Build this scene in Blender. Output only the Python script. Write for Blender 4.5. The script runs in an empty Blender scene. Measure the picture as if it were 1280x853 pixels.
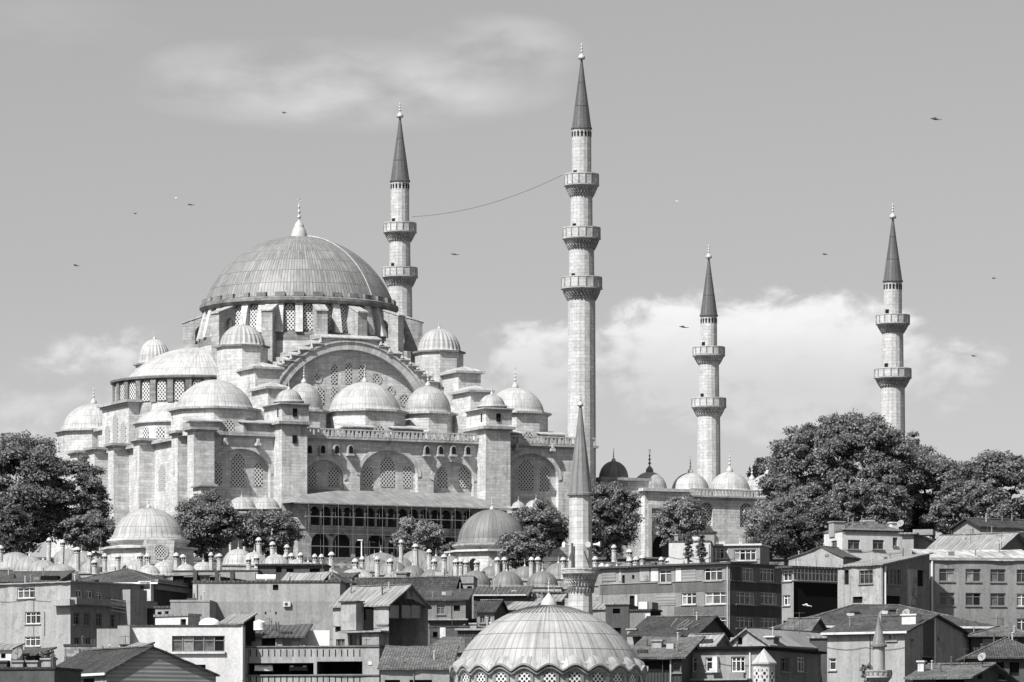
import bpy, math, random
import numpy as np
from mathutils import Vector, Matrix
from mathutils.geometry import tessellate_polygon
R = math.radians
PI = math.pi
sc = bpy.context.scene
COL = sc.collection
rnd = random.Random(7)

# ---------------------------------------------------------------- camera
F, HY, CX, ZC = 6090.0, 1020.0, 640.0, 12.0      # focal length in photo pixels, horizon row, centre column, eye height
cam_d = bpy.data.cameras.new('camera')
cam = bpy.data.objects.new('camera', cam_d)
COL.objects.link(cam)
cam.location = (0, 0, ZC)
cam.rotation_euler = (R(90), 0, 0)
cam_d.sensor_width = 36
cam_d.lens = 36 * F / 1280
cam_d.shift_y = (HY - 426.5) / 1280
cam_d.clip_start = 1
cam_d.clip_end = 30000
sc.camera = cam

# ---------------------------------------------------------------- sky, sun, exposure
SUN_EL = R(50)
SUN = Vector((-.645 * math.cos(SUN_EL), -.764 * math.cos(SUN_EL), math.sin(SUN_EL)))
sun_d = bpy.data.lights.new('sun', 'SUN')
sun_d.energy = 5.0
sun_d.angle = R(.5)
sun_d.color = (1, .99, .98)
sun_o = bpy.data.objects.new('sun', sun_d)
COL.objects.link(sun_o)
sun_o.location = (-200, -100, 300)
sun_o.rotation_euler = SUN.to_track_quat('Z', 'Y').to_euler()
sc.view_settings.view_transform = 'Standard'
sc.view_settings.look = 'None'
sc.view_settings.gamma = 1
sc.view_settings.use_curve_mapping = False
sc.view_settings.exposure = 0.68

world = bpy.data.worlds.new('World')
sc.world = world
world.use_nodes = True
wt = world.node_tree
wt.nodes.clear()


def N(t, kind, **kw):
    n = t.nodes.new(kind)
    for k, v in kw.items():
        if k.startswith('i_'):
            n.inputs[k[2:].replace('_', ' ')].default_value = v
        else:
            setattr(n, k, v)
    return n


def mth(t, op, a, b=None, clamp=False):
    n = t.nodes.new('ShaderNodeMath')
    n.operation = op
    n.use_clamp = clamp
    for i, x in enumerate((a, b)):
        if x is None:
            continue
        if isinstance(x, (int, float)):
            n.inputs[i].default_value = x
        else:
            t.links.new(x, n.inputs[i])
    return n.outputs[0]


def build_world():
    t = wt
    L = t.links.new
    out = N(t, 'ShaderNodeOutputWorld')
    bg = N(t, 'ShaderNodeBackground')
    L(bg.outputs[0], out.inputs[0])
    sky = N(t, 'ShaderNodeTexSky', sky_type='NISHITA', sun_disc=False)
    sky.sun_elevation = SUN_EL
    sky.sun_rotation = math.atan2(SUN.x, SUN.y) % (2 * PI)
    sky.air_density = 1.0
    sky.dust_density = 1.6
    sky.ozone_density = 1.0
    bw = N(t, 'ShaderNodeRGBToBW')
    L(sky.outputs[0], bw.inputs[0])
    tc = N(t, 'ShaderNodeTexCoord')
    sep = N(t, 'ShaderNodeSeparateXYZ')
    L(tc.outputs['Generated'], sep.inputs[0])
    # azimuth and elevation of the direction, in degrees
    az = mth(t, 'MULTIPLY', mth(t, 'ARCTAN2', sep.outputs[0], sep.outputs[1]), 180 / PI)
    el = mth(t, 'MULTIPLY', mth(t, 'ARCSINE', sep.outputs[2]), 180 / PI)
    cmb = N(t, 'ShaderNodeCombineXYZ')
    L(az, cmb.inputs[0])
    L(mth(t, 'MULTIPLY', el, 1.7), cmb.inputs[1])
    n1 = N(t, 'ShaderNodeTexNoise')
    n1.inputs['Scale'].default_value = 1.9
    n1.inputs['Detail'].default_value = 8
    n1.inputs['Roughness'].default_value = .56
    n1.inputs['Distortion'].default_value = .25
    L(cmb.outputs[0], n1.inputs['Vector'])
    nz = n1.outputs['Fac']

    def blob(a, e, sa, se_up, se_dn, amp):
        dx = mth(t, 'DIVIDE', mth(t, 'SUBTRACT', az, a), sa)
        de = mth(t, 'SUBTRACT', el, e)
        up = mth(t, 'DIVIDE', mth(t, 'MAXIMUM', de, 0.0), se_up)
        dn = mth(t, 'DIVIDE', mth(t, 'MINIMUM', de, 0.0), se_dn)
        q = mth(t, 'ADD', mth(t, 'MULTIPLY', dx, dx), mth(t, 'ADD', mth(t, 'MULTIPLY', up, up), mth(t, 'MULTIPLY', dn, dn)))
        return mth(t, 'MULTIPLY', mth(t, 'MAXIMUM', mth(t, 'SUBTRACT', 1.0, q), 0.0), amp)

    def pa(px):
        return math.degrees(math.atan((px - CX) / F))

    def pe(py, px=640):
        return math.degrees(math.atan((HY - py) / F))

    def total(lst):
        s = None
        for b in lst:
            o = blob(pa(b[0]), pe(b[1]), b[2] / F * 57.3, b[3] / F * 57.3, b[4] / F * 57.3, b[5])
            s = o if s is None else mth(t, 'MAXIMUM', s, o)
        return s
    # heaped clouds with a firm upper edge
    heaps = total([(1000, 430, 190, 78, 150, 1.0), (860, 425, 130, 72, 140, .95), (1075, 440, 120, 56, 130, .75), (680, 445, 110, 55, 130, .72),
                   (1190, 450, 90, 40, 100, .4), (140, 458, 170, 60, 100, .42), (20, 520, 210, 66, 100, .46)])
    dens = mth(t, 'ADD', heaps, mth(t, 'MULTIPLY', mth(t, 'MULTIPLY', mth(t, 'SUBTRACT', nz, .5), 1.7), mth(t, 'MULTIPLY', heaps, 3.0, True)))
    mr = N(t, 'ShaderNodeMapRange', interpolation_type='SMOOTHSTEP')
    mr.inputs['From Min'].default_value = .14
    mr.inputs['From Max'].default_value = .74
    L(dens, mr.inputs['Value'])
    low = N(t, 'ShaderNodeMapRange', interpolation_type='SMOOTHSTEP')     # cloud bases dissolve downwards
    low.inputs['From Min'].default_value = pe(500)
    low.inputs['From Max'].default_value = pe(375)
    L(el, low.inputs['Value'])
    hfac = mth(t, 'MULTIPLY', mr.outputs[0], mth(t, 'ADD', mth(t, 'MULTIPLY', low.outputs[0], .72), .26))
    hfac = mth(t, 'MULTIPLY', hfac, mth(t, 'ADD', mth(t, 'MULTIPLY', nz, .5), .70), True)
    # thin veils
    veil = total([(430, 108, 290, 62, 60, .62), (620, 62, 120, 48, 52, .55), (300, 95, 150, 46, 46, .4), (60, 40, 160, 50, 50, .12)])
    cmb2 = N(t, 'ShaderNodeCombineXYZ')
    L(mth(t, 'MULTIPLY', az, .7), cmb2.inputs[0])
    L(mth(t, 'MULTIPLY', el, 1.7), cmb2.inputs[1])
    n2 = N(t, 'ShaderNodeTexNoise')
    n2.inputs['Scale'].default_value = 1.1
    n2.inputs['Detail'].default_value = 7
    L(cmb2.outputs[0], n2.inputs['Vector'])
    vf = mth(t, 'MULTIPLY', veil, mth(t, 'MULTIPLY', mth(t, 'SUBTRACT', n2.outputs['Fac'], .36), 2.6, True), True)
    low2 = N(t, 'ShaderNodeMapRange', interpolation_type='SMOOTHSTEP')   # milky air low down
    low2.inputs['From Min'].default_value = pe(330)
    low2.inputs['From Max'].default_value = pe(640)
    low2.inputs['To Max'].default_value = .17
    L(el, low2.inputs['Value'])
    fac = mth(t, 'ADD', mth(t, 'ADD', hfac, vf), low2.outputs[0], True)
    hz = N(t, 'ShaderNodeMapRange')
    hz.inputs['From Min'].default_value = -1.0
    hz.inputs['From Max'].default_value = 0.5
    L(el, hz.inputs['Value'])
    mix = N(t, 'ShaderNodeMix')
    L(fac, mix.inputs[0])
    L(mth(t, 'MULTIPLY', bw.outputs[0], SKYK), mix.inputs[2])
    mix.inputs[3].default_value = CLOUD
    L(mix.outputs[0], bg.inputs[0])
    bg.inputs[1].default_value = .0795


SKYK, CLOUD = 0.90, 7.5
build_world()


# ---------------------------------------------------------------- pixel helpers (photo rows and columns at a given depth)
def P(px, py, Y):
    return Vector(((px - CX) / F * Y, Y, ZC + (HY - py) / F * Y))


def XW(px, Y):
    return (px - CX) / F * Y


def ZW(py, Y):
    return ZC + (HY - py) / F * Y


# ---------------------------------------------------------------- materials (all neutral: the photograph is black and white)
ALB = .81          # overall reflectance trim


def g(v):
    return (v, v, v, 1)


def base_mat(name, rough=.85, spec=.25, metal=0):
    m = bpy.data.materials.new(name)
    m.use_nodes = True
    t = m.node_tree
    b = t.nodes['Principled BSDF']
    b.inputs['Roughness'].default_value = rough
    b.inputs['Specular IOR Level'].default_value = spec
    b.inputs['Metallic'].default_value = metal
    return m, t, b


def ramp(t, fac, a, b, lo=0., hi=1.):
    n = N(t, 'ShaderNodeMapRange')
    n.inputs['From Min'].default_value = a
    n.inputs['From Max'].default_value = b
    n.inputs['To Min'].default_value = lo
    n.inputs['To Max'].default_value = hi
    t.links.new(fac, n.inputs['Value'])
    return n.outputs[0]


def noise(t, vec, scale, detail=4, rough=.55):
    n = N(t, 'ShaderNodeTexNoise')
    n.inputs['Scale'].default_value = scale
    n.inputs['Detail'].default_value = detail
    n.inputs['Roughness'].default_value = rough
    if vec is not None:
        t.links.new(vec, n.inputs['Vector'])
    return n.outputs['Fac']


def scaled(t, vec, s):
    n = N(t, 'ShaderNodeVectorMath', operation='MULTIPLY')
    t.links.new(vec, n.inputs[0])
    n.inputs[1].default_value = s
    return n.outputs[0]


def brick(t, vec, c1, c2, mo, w, h, ms=.015, off=.5, bias=0.):
    n = N(t, 'ShaderNodeTexBrick')
    n.offset = off
    n.inputs['Color1'].default_value = g(c1)
    n.inputs['Color2'].default_value = g(c2)
    n.inputs['Mortar'].default_value = g(mo)
    n.inputs['Scale'].default_value = 1
    n.inputs['Mortar Size'].default_value = ms
    n.inputs['Mortar Smooth'].default_value = .3
    n.inputs['Bias'].default_value = bias
    n.inputs['Brick Width'].default_value = w
    n.inputs['Row Height'].default_value = h
    t.links.new(vec, n.inputs['Vector'])
    return n


def bump(t, b, h, dist, strength=1.):
    n = N(t, 'ShaderNodeBump')
    n.inputs['Distance'].default_value = dist
    n.inputs['Strength'].default_value = strength
    t.links.new(h, n.inputs['Height'])
    t.links.new(n.outputs[0], b.inputs['Normal'])


def m_stone(name, c, w=1.1, h=.42, var=.22, stain=.5, rough=.9):
    c *= ALB
    m, t, b = base_mat(name, rough, .2)
    tc = N(t, 'ShaderNodeTexCoord')
    br = brick(t, tc.outputs['UV'], c * (1 + var), c * (1 - var), c * .72, w, h, .02)
    big = noise(t, tc.outputs['Object'], .16, 5, .6)
    band = noise(t, scaled(t, tc.outputs['UV'], (.25, 2.4, 1)), 1.0, 3)
    streak = noise(t, scaled(t, tc.outputs['UV'], (1.6, .12, 1)), 1.0, 4)
    fine = noise(t, tc.outputs['Object'], 2.3, 4)
    k = mth(t, 'MULTIPLY', ramp(t, big, .3, .7, 1 - stain * .42, 1 + stain * .2), ramp(t, streak, .3, .75, 1 + stain * .16, 1 - stain * .34))
    k = mth(t, 'MULTIPLY', k, ramp(t, band, .3, .7, 1 - stain * .22, 1 + stain * .16))
    k = mth(t, 'MULTIPLY', k, ramp(t, fine, .25, .75, .82, 1.14))
    soot = noise(t, scaled(t, tc.outputs['UV'], (.8, .22, 1)), .8, 7, .68)
    k = mth(t, 'MULTIPLY', k, ramp(t, soot, .54, .70, 1., 1 - stain * .66))
    pale = noise(t, scaled(t, tc.outputs['UV'], (.5, 1.1, 1)), .7, 6, .65)
    k = mth(t, 'MULTIPLY', k, ramp(t, pale, .55, .66, 1., 1 + stain * .28))
    t.links.new(mth(t, 'MULTIPLY', br.outputs['Color'], k), b.inputs['Base Color'])
    bump(t, b, mth(t, 'ADD', mth(t, 'MULTIPLY', br.outputs['Fac'], -1.), fine), .03, .6)
    return m


def m_lead(name, c, var=.12, seam=.5, ms=.035, rough=.55, streak_k=.25, row=1.):
    c *= ALB
    m, t, b = base_mat(name, rough, .35)
    tc = N(t, 'ShaderNodeTexCoord')
    br = brick(t, tc.outputs['UV'], c * (1 + var), c * (1 - var), c * seam, 1, row, ms, 0.)
    big = noise(t, tc.outputs['Object'], .35, 5, .6)
    st = noise(t, scaled(t, tc.outputs['UV'], (1.7, .22, 1)), 1.0, 4)
    k = mth(t, 'MULTIPLY', ramp(t, big, .3, .7, .84, 1.12), ramp(t, st, .3, .7, 1 + streak_k * .5, 1 - streak_k))
    t.links.new(mth(t, 'MULTIPLY', br.outputs['Color'], k), b.inputs['Base Color'])
    dent = noise(t, tc.outputs['Object'], 1.1, 4, .6)
    pt = noise(t, tc.outputs['Object'], .9, 6, .7)
    k2 = mth(t, 'MULTIPLY', mth(t, 'MULTIPLY', k, ramp(t, pt, .56, .66, 1., .86)), ramp(t, pt, .36, .44, 1.10, 1.))
    t.links.new(mth(t, 'MULTIPLY', br.outputs['Color'], k2), b.inputs['Base Color'])
    bump(t, b, mth(t, 'ADD', mth(t, 'MULTIPLY', br.outputs['Fac'], .4), dent), .11, .6)
    return m


def m_plaster(name, c, stain=.5, rough=.9, patch=.0):
    c *= ALB
    m, t, b = base_mat(name, rough, .2)
    tc = N(t, 'ShaderNodeTexCoord')
    big = noise(t, tc.outputs['Object'], .22, 6, .65)
    st = noise(t, scaled(t, tc.outputs['UV'], (1.1, .09, 1)), 1.3, 5, .6)
    fine = noise(t, tc.outputs['Object'], 3.5, 5)
    k = mth(t, 'MULTIPLY', ramp(t, big, .3, .7, 1 - stain * .4, 1 + stain * .18), ramp(t, st, .35, .75, 1 + stain * .1, 1 - stain * .45))
    k = mth(t, 'MULTIPLY', k, ramp(t, fine, .25, .75, .84, 1.12))
    sp = noise(t, tc.outputs['Object'], .42, 8, .72)
    k = mth(t, 'MULTIPLY', k, ramp(t, sp, .55, .60, 1., 1 - stain * .38))
    s2 = noise(t, scaled(t, tc.outputs['UV'], (2.6, .16, 1)), 1., 5, .65)
    k = mth(t, 'MULTIPLY', k, ramp(t, s2, .58, .72, 1., 1 - stain * .5))
    k = mth(t, 'MULTIPLY', k, ramp(t, sp, .33, .38, 1 + stain * .25, 1.))
    if patch:
        pn = noise(t, tc.outputs['Object'], .55, 7, .7)
        k = mth(t, 'MULTIPLY', k, ramp(t, pn, .56, .60, 1., 1 - patch))
    t.links.new(mth(t, 'MULTIPLY', k, c), b.inputs['Base Color'])
    bump(t, b, fine, .02, .4)
    return m


def m_tile(name, c, row=.36, col=.24, var=.35):
    c *= ALB
    m, t, b = base_mat(name, .85, .2)
    tc = N(t, 'ShaderNodeTexCoord')
    br = brick(t, tc.outputs['UV'], c * (1 + var), c * (1 - var), c * .45, col, row, .03, 0.)
    big = noise(t, tc.outputs['Object'], .35, 6, .65)
    fine = noise(t, tc.outputs['Object'], 3., 3)
    k = mth(t, 'MULTIPLY', ramp(t, big, .3, .72, .62, 1.3), ramp(t, fine, .3, .7, .8, 1.2))
    t.links.new(mth(t, 'MULTIPLY', br.outputs['Color'], k), b.inputs['Base Color'])
    bump(t, b, br.outputs['Fac'], .05, .7)
    return m


def m_sheet(name, c, pitch=.45, along=0, streak=.35, bd=.06, groove=.62):
    c *= ALB
    m, t, b = base_mat(name, .6, .3)
    tc = N(t, 'ShaderNodeTexCoord')
    sp = N(t, 'ShaderNodeSeparateXYZ')
    t.links.new(tc.outputs['UV'], sp.inputs[0])
    wv = mth(t, 'SINE', mth(t, 'MULTIPLY', sp.outputs[along], 2 * PI / pitch))
    big = noise(t, tc.outputs['Object'], .3, 6, .65)
    st = noise(t, scaled(t, tc.outputs['UV'], (1.2, .2, 1) if along == 0 else (.2, 1.2, 1)), 1., 4)
    k = mth(t, 'MULTIPLY', ramp(t, big, .3, .7, .78, 1.15), ramp(t, st, .35, .7, 1.05, 1 - streak))
    k = mth(t, 'MULTIPLY', k, ramp(t, wv, -1, -.3, groove, 1.))
    t.links.new(mth(t, 'MULTIPLY', k, c), b.inputs['Base Color'])
    bump(t, b, wv, bd, .7)
    return m


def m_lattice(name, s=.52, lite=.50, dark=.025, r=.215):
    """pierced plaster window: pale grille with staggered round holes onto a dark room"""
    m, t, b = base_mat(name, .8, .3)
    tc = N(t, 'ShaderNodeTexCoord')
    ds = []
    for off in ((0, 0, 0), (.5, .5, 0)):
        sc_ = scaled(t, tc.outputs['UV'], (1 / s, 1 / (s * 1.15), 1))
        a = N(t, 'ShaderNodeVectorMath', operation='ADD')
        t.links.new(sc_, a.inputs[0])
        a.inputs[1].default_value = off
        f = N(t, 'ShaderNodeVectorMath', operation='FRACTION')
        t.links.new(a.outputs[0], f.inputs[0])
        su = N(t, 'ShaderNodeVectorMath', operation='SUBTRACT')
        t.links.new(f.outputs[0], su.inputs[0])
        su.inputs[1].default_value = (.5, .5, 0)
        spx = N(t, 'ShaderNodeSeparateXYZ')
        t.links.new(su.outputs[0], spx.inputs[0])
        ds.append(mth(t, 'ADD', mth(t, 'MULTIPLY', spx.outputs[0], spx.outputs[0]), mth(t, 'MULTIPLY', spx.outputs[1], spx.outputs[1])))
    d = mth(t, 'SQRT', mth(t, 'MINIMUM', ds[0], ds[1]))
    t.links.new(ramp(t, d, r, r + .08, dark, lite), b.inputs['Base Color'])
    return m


def m_flat(name, c, rough=.7, spec=.3, var=.15, metal=0):
    c *= ALB if c > .08 else 1
    m, t, b = base_mat(name, rough, spec, metal)
    tc = N(t, 'ShaderNodeTexCoord')
    n = noise(t, tc.outputs['Object'], 1.3, 5, .6)
    t.links.new(mth(t, 'MULTIPLY', ramp(t, n, .3, .7, 1 - var, 1 + var), c), b.inputs['Base Color'])
    return m


def m_leaf(name, c, var=.6):
    m = bpy.data.materials.new(name)
    m.use_nodes = True
    t = m.node_tree
    b = t.nodes['Principled BSDF']
    b.inputs['Roughness'].default_value = .55
    b.inputs['Specular IOR Level'].default_value = .35
    geo = N(t, 'ShaderNodeNewGeometry')
    v = ramp(t, geo.outputs['Random Per Island'], 0, 1, c * (1 - var), c * (1 + var))
    t.links.new(v, b.inputs['Base Color'])
    tr = N(t, 'ShaderNodeBsdfTranslucent')
    t.links.new(mth(t, 'MULTIPLY', v, 1.2), tr.inputs['Color'])
    mx = N(t, 'ShaderNodeMixShader')
    mx.inputs[0].default_value = .34
    t.links.new(b.outputs[0], mx.inputs[1])
    t.links.new(tr.outputs[0], mx.inputs[2])
    t.links.new(mx.outputs[0], t.nodes['Material Output'].inputs[0])
    return m


M = dict(
    stone=m_stone('pale_limestone', .65, var=.12, stain=.6),
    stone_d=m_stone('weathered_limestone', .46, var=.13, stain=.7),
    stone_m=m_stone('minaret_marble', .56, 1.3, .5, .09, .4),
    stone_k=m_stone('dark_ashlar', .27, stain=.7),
    ring=m_stone('arch_voussoirs', .56, .5, 3., .16, .3),
    lead=m_lead('old_lead_sheet', .40, .12, .6, .06, .55, .25, 2.6),
    lead_s=m_lead('school_dome_lead', .32, .08, .55, .05, .55, .35, 30.),
    lead_g=m_lead('grey_dome_lead', .23, .08, .55, .05, .55, .35, 30.),
    lead_w=m_lead('bleached_lead_sheet', .46, .09, .66, .06, .55, .25, 2.6),
    lead_d=m_lead('dull_lead_sheet', .19, .13, .5, .045, .55, .25, 12.),
    lead_k=m_lead('dark_lead_sheet', .12, .12, .5, .05, .55, .25, 2.5),
    lead_m=m_lead('great_dome_lead', .26, .16, .50, .10, .5, .3, 4.6),
    lead_f=m_lead('broad_lead_panels', .37, .08, .45, .03, .55, .4),
    slope=m_lead('lead_roof_slab', .25, .10, .75, .03),
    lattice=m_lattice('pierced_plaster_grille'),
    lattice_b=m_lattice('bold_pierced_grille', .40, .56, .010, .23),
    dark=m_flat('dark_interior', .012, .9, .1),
    gilt=m_flat('gilded_copper', .48, .35, .5, .1),
    gilt_d=m_flat('tarnished_copper', .14, .5, .4, .1),
    p_white=m_plaster('white_plaster', .70, .35),
    p_light=m_plaster('pale_plaster', .41, .55),
    p_band=m_plaster('dark_band_paint', .15, .5),
    p_shop=m_plaster('workshop_plaster', .29, .6),
    p_mid=m_plaster('grey_plaster', .34, .5),
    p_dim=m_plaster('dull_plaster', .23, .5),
    p_dark=m_plaster('dark_shade_plaster', .10, .6),  # dark walls, and shade coloured into house sides and interiors
    p_peel=m_plaster('peeling_plaster', .46, .8, .9, .45),
    p_black=m_plaster('black_cladding_and_shade', .006, .3),  # truly black on the corner wing; on shack sides it colours in shade
    conc=m_plaster('raw_concrete', .38, .6),
    wood_d=m_sheet('dark_boards', .07, .3, 0),
    siding=m_sheet('grey_siding', .30, .36, 1, .15, .012),
    tile=m_tile('old_roof_tiles', .088),
    tile_d=m_tile('dark_roof_tiles', .062),
    tile_l=m_tile('dusty_roof_tiles', .145),
    sheet=m_sheet('grey_sheet_roof', .34, .55),
    sheet_l=m_sheet('bright_sheet_roof', .58, .9, 0, .6, .02, .86),
    sheet_d=m_sheet('dark_sheet_roof', .11, .5),
    frame=m_flat('white_window_frame', .78, .5, .3, .05),
    frame_d=m_flat('grey_window_frame', .22, .6, .3, .1),
    glass=m_flat('dark_glass', .03, .12, .5, .5),
    curtain_l=m_flat('pale_curtain_glass', .28, .3, .5, .4),
    curtain=m_flat('curtained_glass', .11, .25, .5, .6),
    metal=m_flat('galvanised_pipe', .45, .45, .5, .1),
    metal_d=m_flat('rusty_pipe', .10, .7, .3, .2),
    tank=m_flat('white_tank', .80, .5, .3, .05),
    brickm=m_stone('sooty_brick', .16, .24, .075, .3, .6),
    rubble=m_stone('rubble_stone', .24, .5, .32, .6, .7),
    ground=m_plaster('bare_ground', .10, .8),
    leaf=m_leaf('leaf', .165, .45),
    leaf_l=m_leaf('pale_leaf', .23, .45),
    leaf_d=m_leaf('dark_leaf', .11, .45),
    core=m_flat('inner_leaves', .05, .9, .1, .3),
    bark=m_flat('bark', .07, .9, .2, .3),
    bird=m_flat('bird_plumage', .06, .8, .2, .2),
    gull=m_flat('gull_plumage', .75, .8, .2, .05),
    rubber=m_flat('rubber', .02, .8, .2, .1),
    carpaint=m_flat('car_paint', .75, .3, .5, .03),
    carpaint_d=m_flat('dark_car_paint', .04, .3, .5, .1),
)


# ---------------------------------------------------------------- mesh builder
class MB:
    def __init__(s):
        s.v, s.f, s.uv, s.sm = [], [], [], []
        s.marks = []

    def mark(s):
        s.marks.append((len(s.v), len(s.f)))

    def pieces(s):
        out = []
        m = s.marks + [(len(s.v), len(s.f))]
        for (v0, f0), (v1, f1) in zip(m, m[1:]):
            if f1 > f0:
                q = MB()
                q.v = s.v[v0:v1]
                q.f = [tuple(i - v0 for i in f) for f in s.f[f0:f1]]
                q.uv, q.sm = s.uv[f0:f1], s.sm[f0:f1]
                out.append(q)
        return out

    def face(s, pts, uv=None, smooth=False):
        i = len(s.v)
        s.v += [tuple(p) for p in pts]
        s.f.append(tuple(range(i, i + len(pts))))
        s.uv.append(uv)
        s.sm.append(smooth)

    def box(s, x0, y0, z0, x1, y1, z1):
        a, b, c, d = (x0, y0, z0), (x1, y0, z0), (x1, y1, z0), (x0, y1, z0)
        e, f, g_, h = (x0, y0, z1), (x1, y0, z1), (x1, y1, z1), (x0, y1, z1)
        for q in ((a, b, f, e), (b, c, g_, f), (c, d, h, g_), (d, a, e, h), (e, f, g_, h), (d, c, b, a)):
            s.face(q)

    def obox(s, o, ax, ay, az):
        o, ax, ay, az = Vector(o), Vector(ax), Vector(ay), Vector(az)
        p = [o, o + ax, o + ax + ay, o + ay, o + az, o + ax + az, o + ax + ay + az, o + ay + az]
        for q in ((0, 1, 5, 4), (1, 2, 6, 5), (2, 3, 7, 6), (3, 0, 4, 7), (4, 5, 6, 7), (3, 2, 1, 0)):
            s.face([p[i] for i in q])

    def prism(s, pts, off):
        """closed prism of a planar polygon pts (3-D) swept by vector off"""
        off = Vector(off)
        a = [Vector(p) for p in pts]
        b = [p + off for p in a]
        for tri in tessellate_polygon([a]):
            s.face([a[i] for i in tri])
            s.face([b[i] for i in reversed(tri)])
        n = len(a)
        for i in range(n):
            j = (i + 1) % n
            s.face([a[i], a[j], b[j], b[i]])

    def lathe(s, prof, n, c=(0, 0, 0), useam=None, vlen=1., mod=None, smooth=True, a0=0., a1=2 * PI, zmod=None):
        useam = useam or n
        cx, cy, cz = c
        full = abs(a1 - a0 - 2 * PI) < 1e-6
        rows = []
        arc = [0]
        for i in range(1, len(prof)):
            arc.append(arc[-1] + math.hypot(prof[i][0] - prof[i - 1][0], prof[i][1] - prof[i - 1][1]))
        base = len(s.v)
        for (r, z) in prof:
            for k in range(n + (0 if full else 1)):
                a = a0 + (a1 - a0) * k / n
                rr = r * (mod(a, z) if mod else 1)
                zz = z + (zmod(a, r) if zmod else 0)
                s.v.append((cx + rr * math.sin(a), cy - rr * math.cos(a), cz + zz))
        w = n if full else n + 1
        for i in range(len(prof) - 1):
            for k in range(n):
                k2 = (k + 1) % w
                if prof[i + 1][0] < 1e-5:
                    q = (base + i * w + k, base + i * w + k2, base + (i + 1) * w + k)
                elif prof[i][0] < 1e-5:
                    q = (base + i * w + k, base + (i + 1) * w + k2, base + (i + 1) * w + k)
                else:
                    q = (base + i * w + k, base + i * w + k2, base + (i + 1) * w + k2, base + (i + 1) * w + k)
                f0, f1 = (a0 + (a1 - a0) * k / n) / (2 * PI) * useam, (a0 + (a1 - a0) * (k + 1) / n) / (2 * PI) * useam
                uv = [(f0, arc[i] / vlen), (f1, arc[i] / vlen), (f1, arc[i + 1] / vlen), (f0, arc[i + 1] / vlen)]
                if len(q) == 3:
                    uv = [uv[0], uv[1], uv[3]] if prof[i + 1][0] < 1e-5 else [uv[0], uv[2], uv[3]]
                s.f.append(q)
                s.uv.append(uv)
                s.sm.append(smooth)

    def ngon_ring(s, n, r0, z0, r1, z1, c=(0, 0), rot=0.):
        """n-sided frustum walls with metric uv"""
        p = []
        for (r, z) in ((r0, z0), (r1, z1)):
            p.append([Vector((c[0] + r * math.sin(rot + 2 * PI * k / n), c[1] - r * math.cos(rot + 2 * PI * k / n), z)) for k in range(n)])
        side = (p[0][1] - p[0][0]).length
        for k in range(n):
            j = (k + 1) % n
            s.face([p[0][k], p[0][j], p[1][j], p[1][k]], [(side * k, z0), (side * (k + 1), z0), (side * (k + 1), z1), (side * k, z1)])

    def ngon_cap(s, n, r, z, c=(0, 0), rot=0.):
        s.face([(c[0] + r * math.sin(rot + 2 * PI * k / n), c[1] - r * math.cos(rot + 2 * PI * k / n), z) for k in range(n)])

    def tube(s, p, q, r, n=6, r2=None):
        p, q = Vector(p), Vector(q)
        r2 = r if r2 is None else r2
        d = (q - p)
        if d.length < 1e-6:
            return
        d.normalize()
        a = d.orthogonal().normalized()
        b = d.cross(a)
        A = [p + (a * math.cos(2 * PI * k / n) + b * math.sin(2 * PI * k / n)) * r for k in range(n)]
        B = [q + (a * math.cos(2 * PI * k / n) + b * math.sin(2 * PI * k / n)) * r2 for k in range(n)]
        for k in range(n):
            j = (k + 1) % n
            s.face([A[k], A[j], B[j], B[k]], smooth=True)
        s.face(list(reversed(A)))
        s.face(B)

    def wall(s, outer, holes, depth, fn, back=False):
        """planar wall with openings; fn(x, z, d) maps wall coordinates and inward depth to 3-D"""
        loops = [[Vector((x, z, 0)) for x, z in outer]] + [[Vector((x, z, 0)) for x, z in h] for h in holes]
        flat = [p for l in loops for p in l]
        for tri in tessellate_polygon(loops):
            s.face([fn(flat[i].x, flat[i].y, 0) for i in tri], [(flat[i].x, flat[i].y) for i in tri])
        for h in holes:
            n = len(h)
            for i in range(n):
                (x0, z0), (x1, z1) = h[i], h[(i + 1) % n]
                s.face([fn(x0, z0, 0), fn(x1, z1, 0), fn(x1, z1, depth), fn(x0, z0, depth)])
            if back:
                s.face([fn(x, z, depth) for x, z in h], [(x, z) for x, z in h])

    def mesh(s, name, mats):
        me = bpy.data.meshes.new(name)
        me.from_pydata(s.v, [], s.f)
        uvl = me.uv_layers.new(name='UVMap')
        buf = []
        for p, uv in zip(me.polygons, s.uv):
            if uv is None:
                n = p.normal
                if abs(n.z) > .95:
                    uv = [(s.v[i][0], s.v[i][1]) for i in p.vertices]
                else:
                    t = Vector((-n.y, n.x, 0)).normalized()
                    w = n.cross(t)
                    uv = [(s.v[i][0] * t.x + s.v[i][1] * t.y, s.v[i][0] * w.x + s.v[i][1] * w.y + s.v[i][2] * w.z) for i in p.vertices]
            for a in uv:
                buf += [a[0], a[1]]
        uvl.data.foreach_set('uv', buf)
        me.polygons.foreach_set('use_smooth', s.sm)
        me.materials.append(mats)
        me.update()
        return me


def obj(name, mb, m, parent=None, loc=None):
    me = mb.mesh(name, m) if isinstance(mb, MB) else mb
    o = bpy.data.objects.new(name, me)
    COL.objects.link(o)
    if parent:
        o.parent = parent
    if loc is not None:
        o.location = loc
    return o


def objs(name, mb, m, parent=None):
    """one object for every marked piece"""
    return [obj(name, q, m, parent) for q in mb.pieces()]


def tag(o, label, cat, group=None):
    o['label'] = label
    o['category'] = cat
    if group:
        o['group'] = group
    return o


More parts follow.
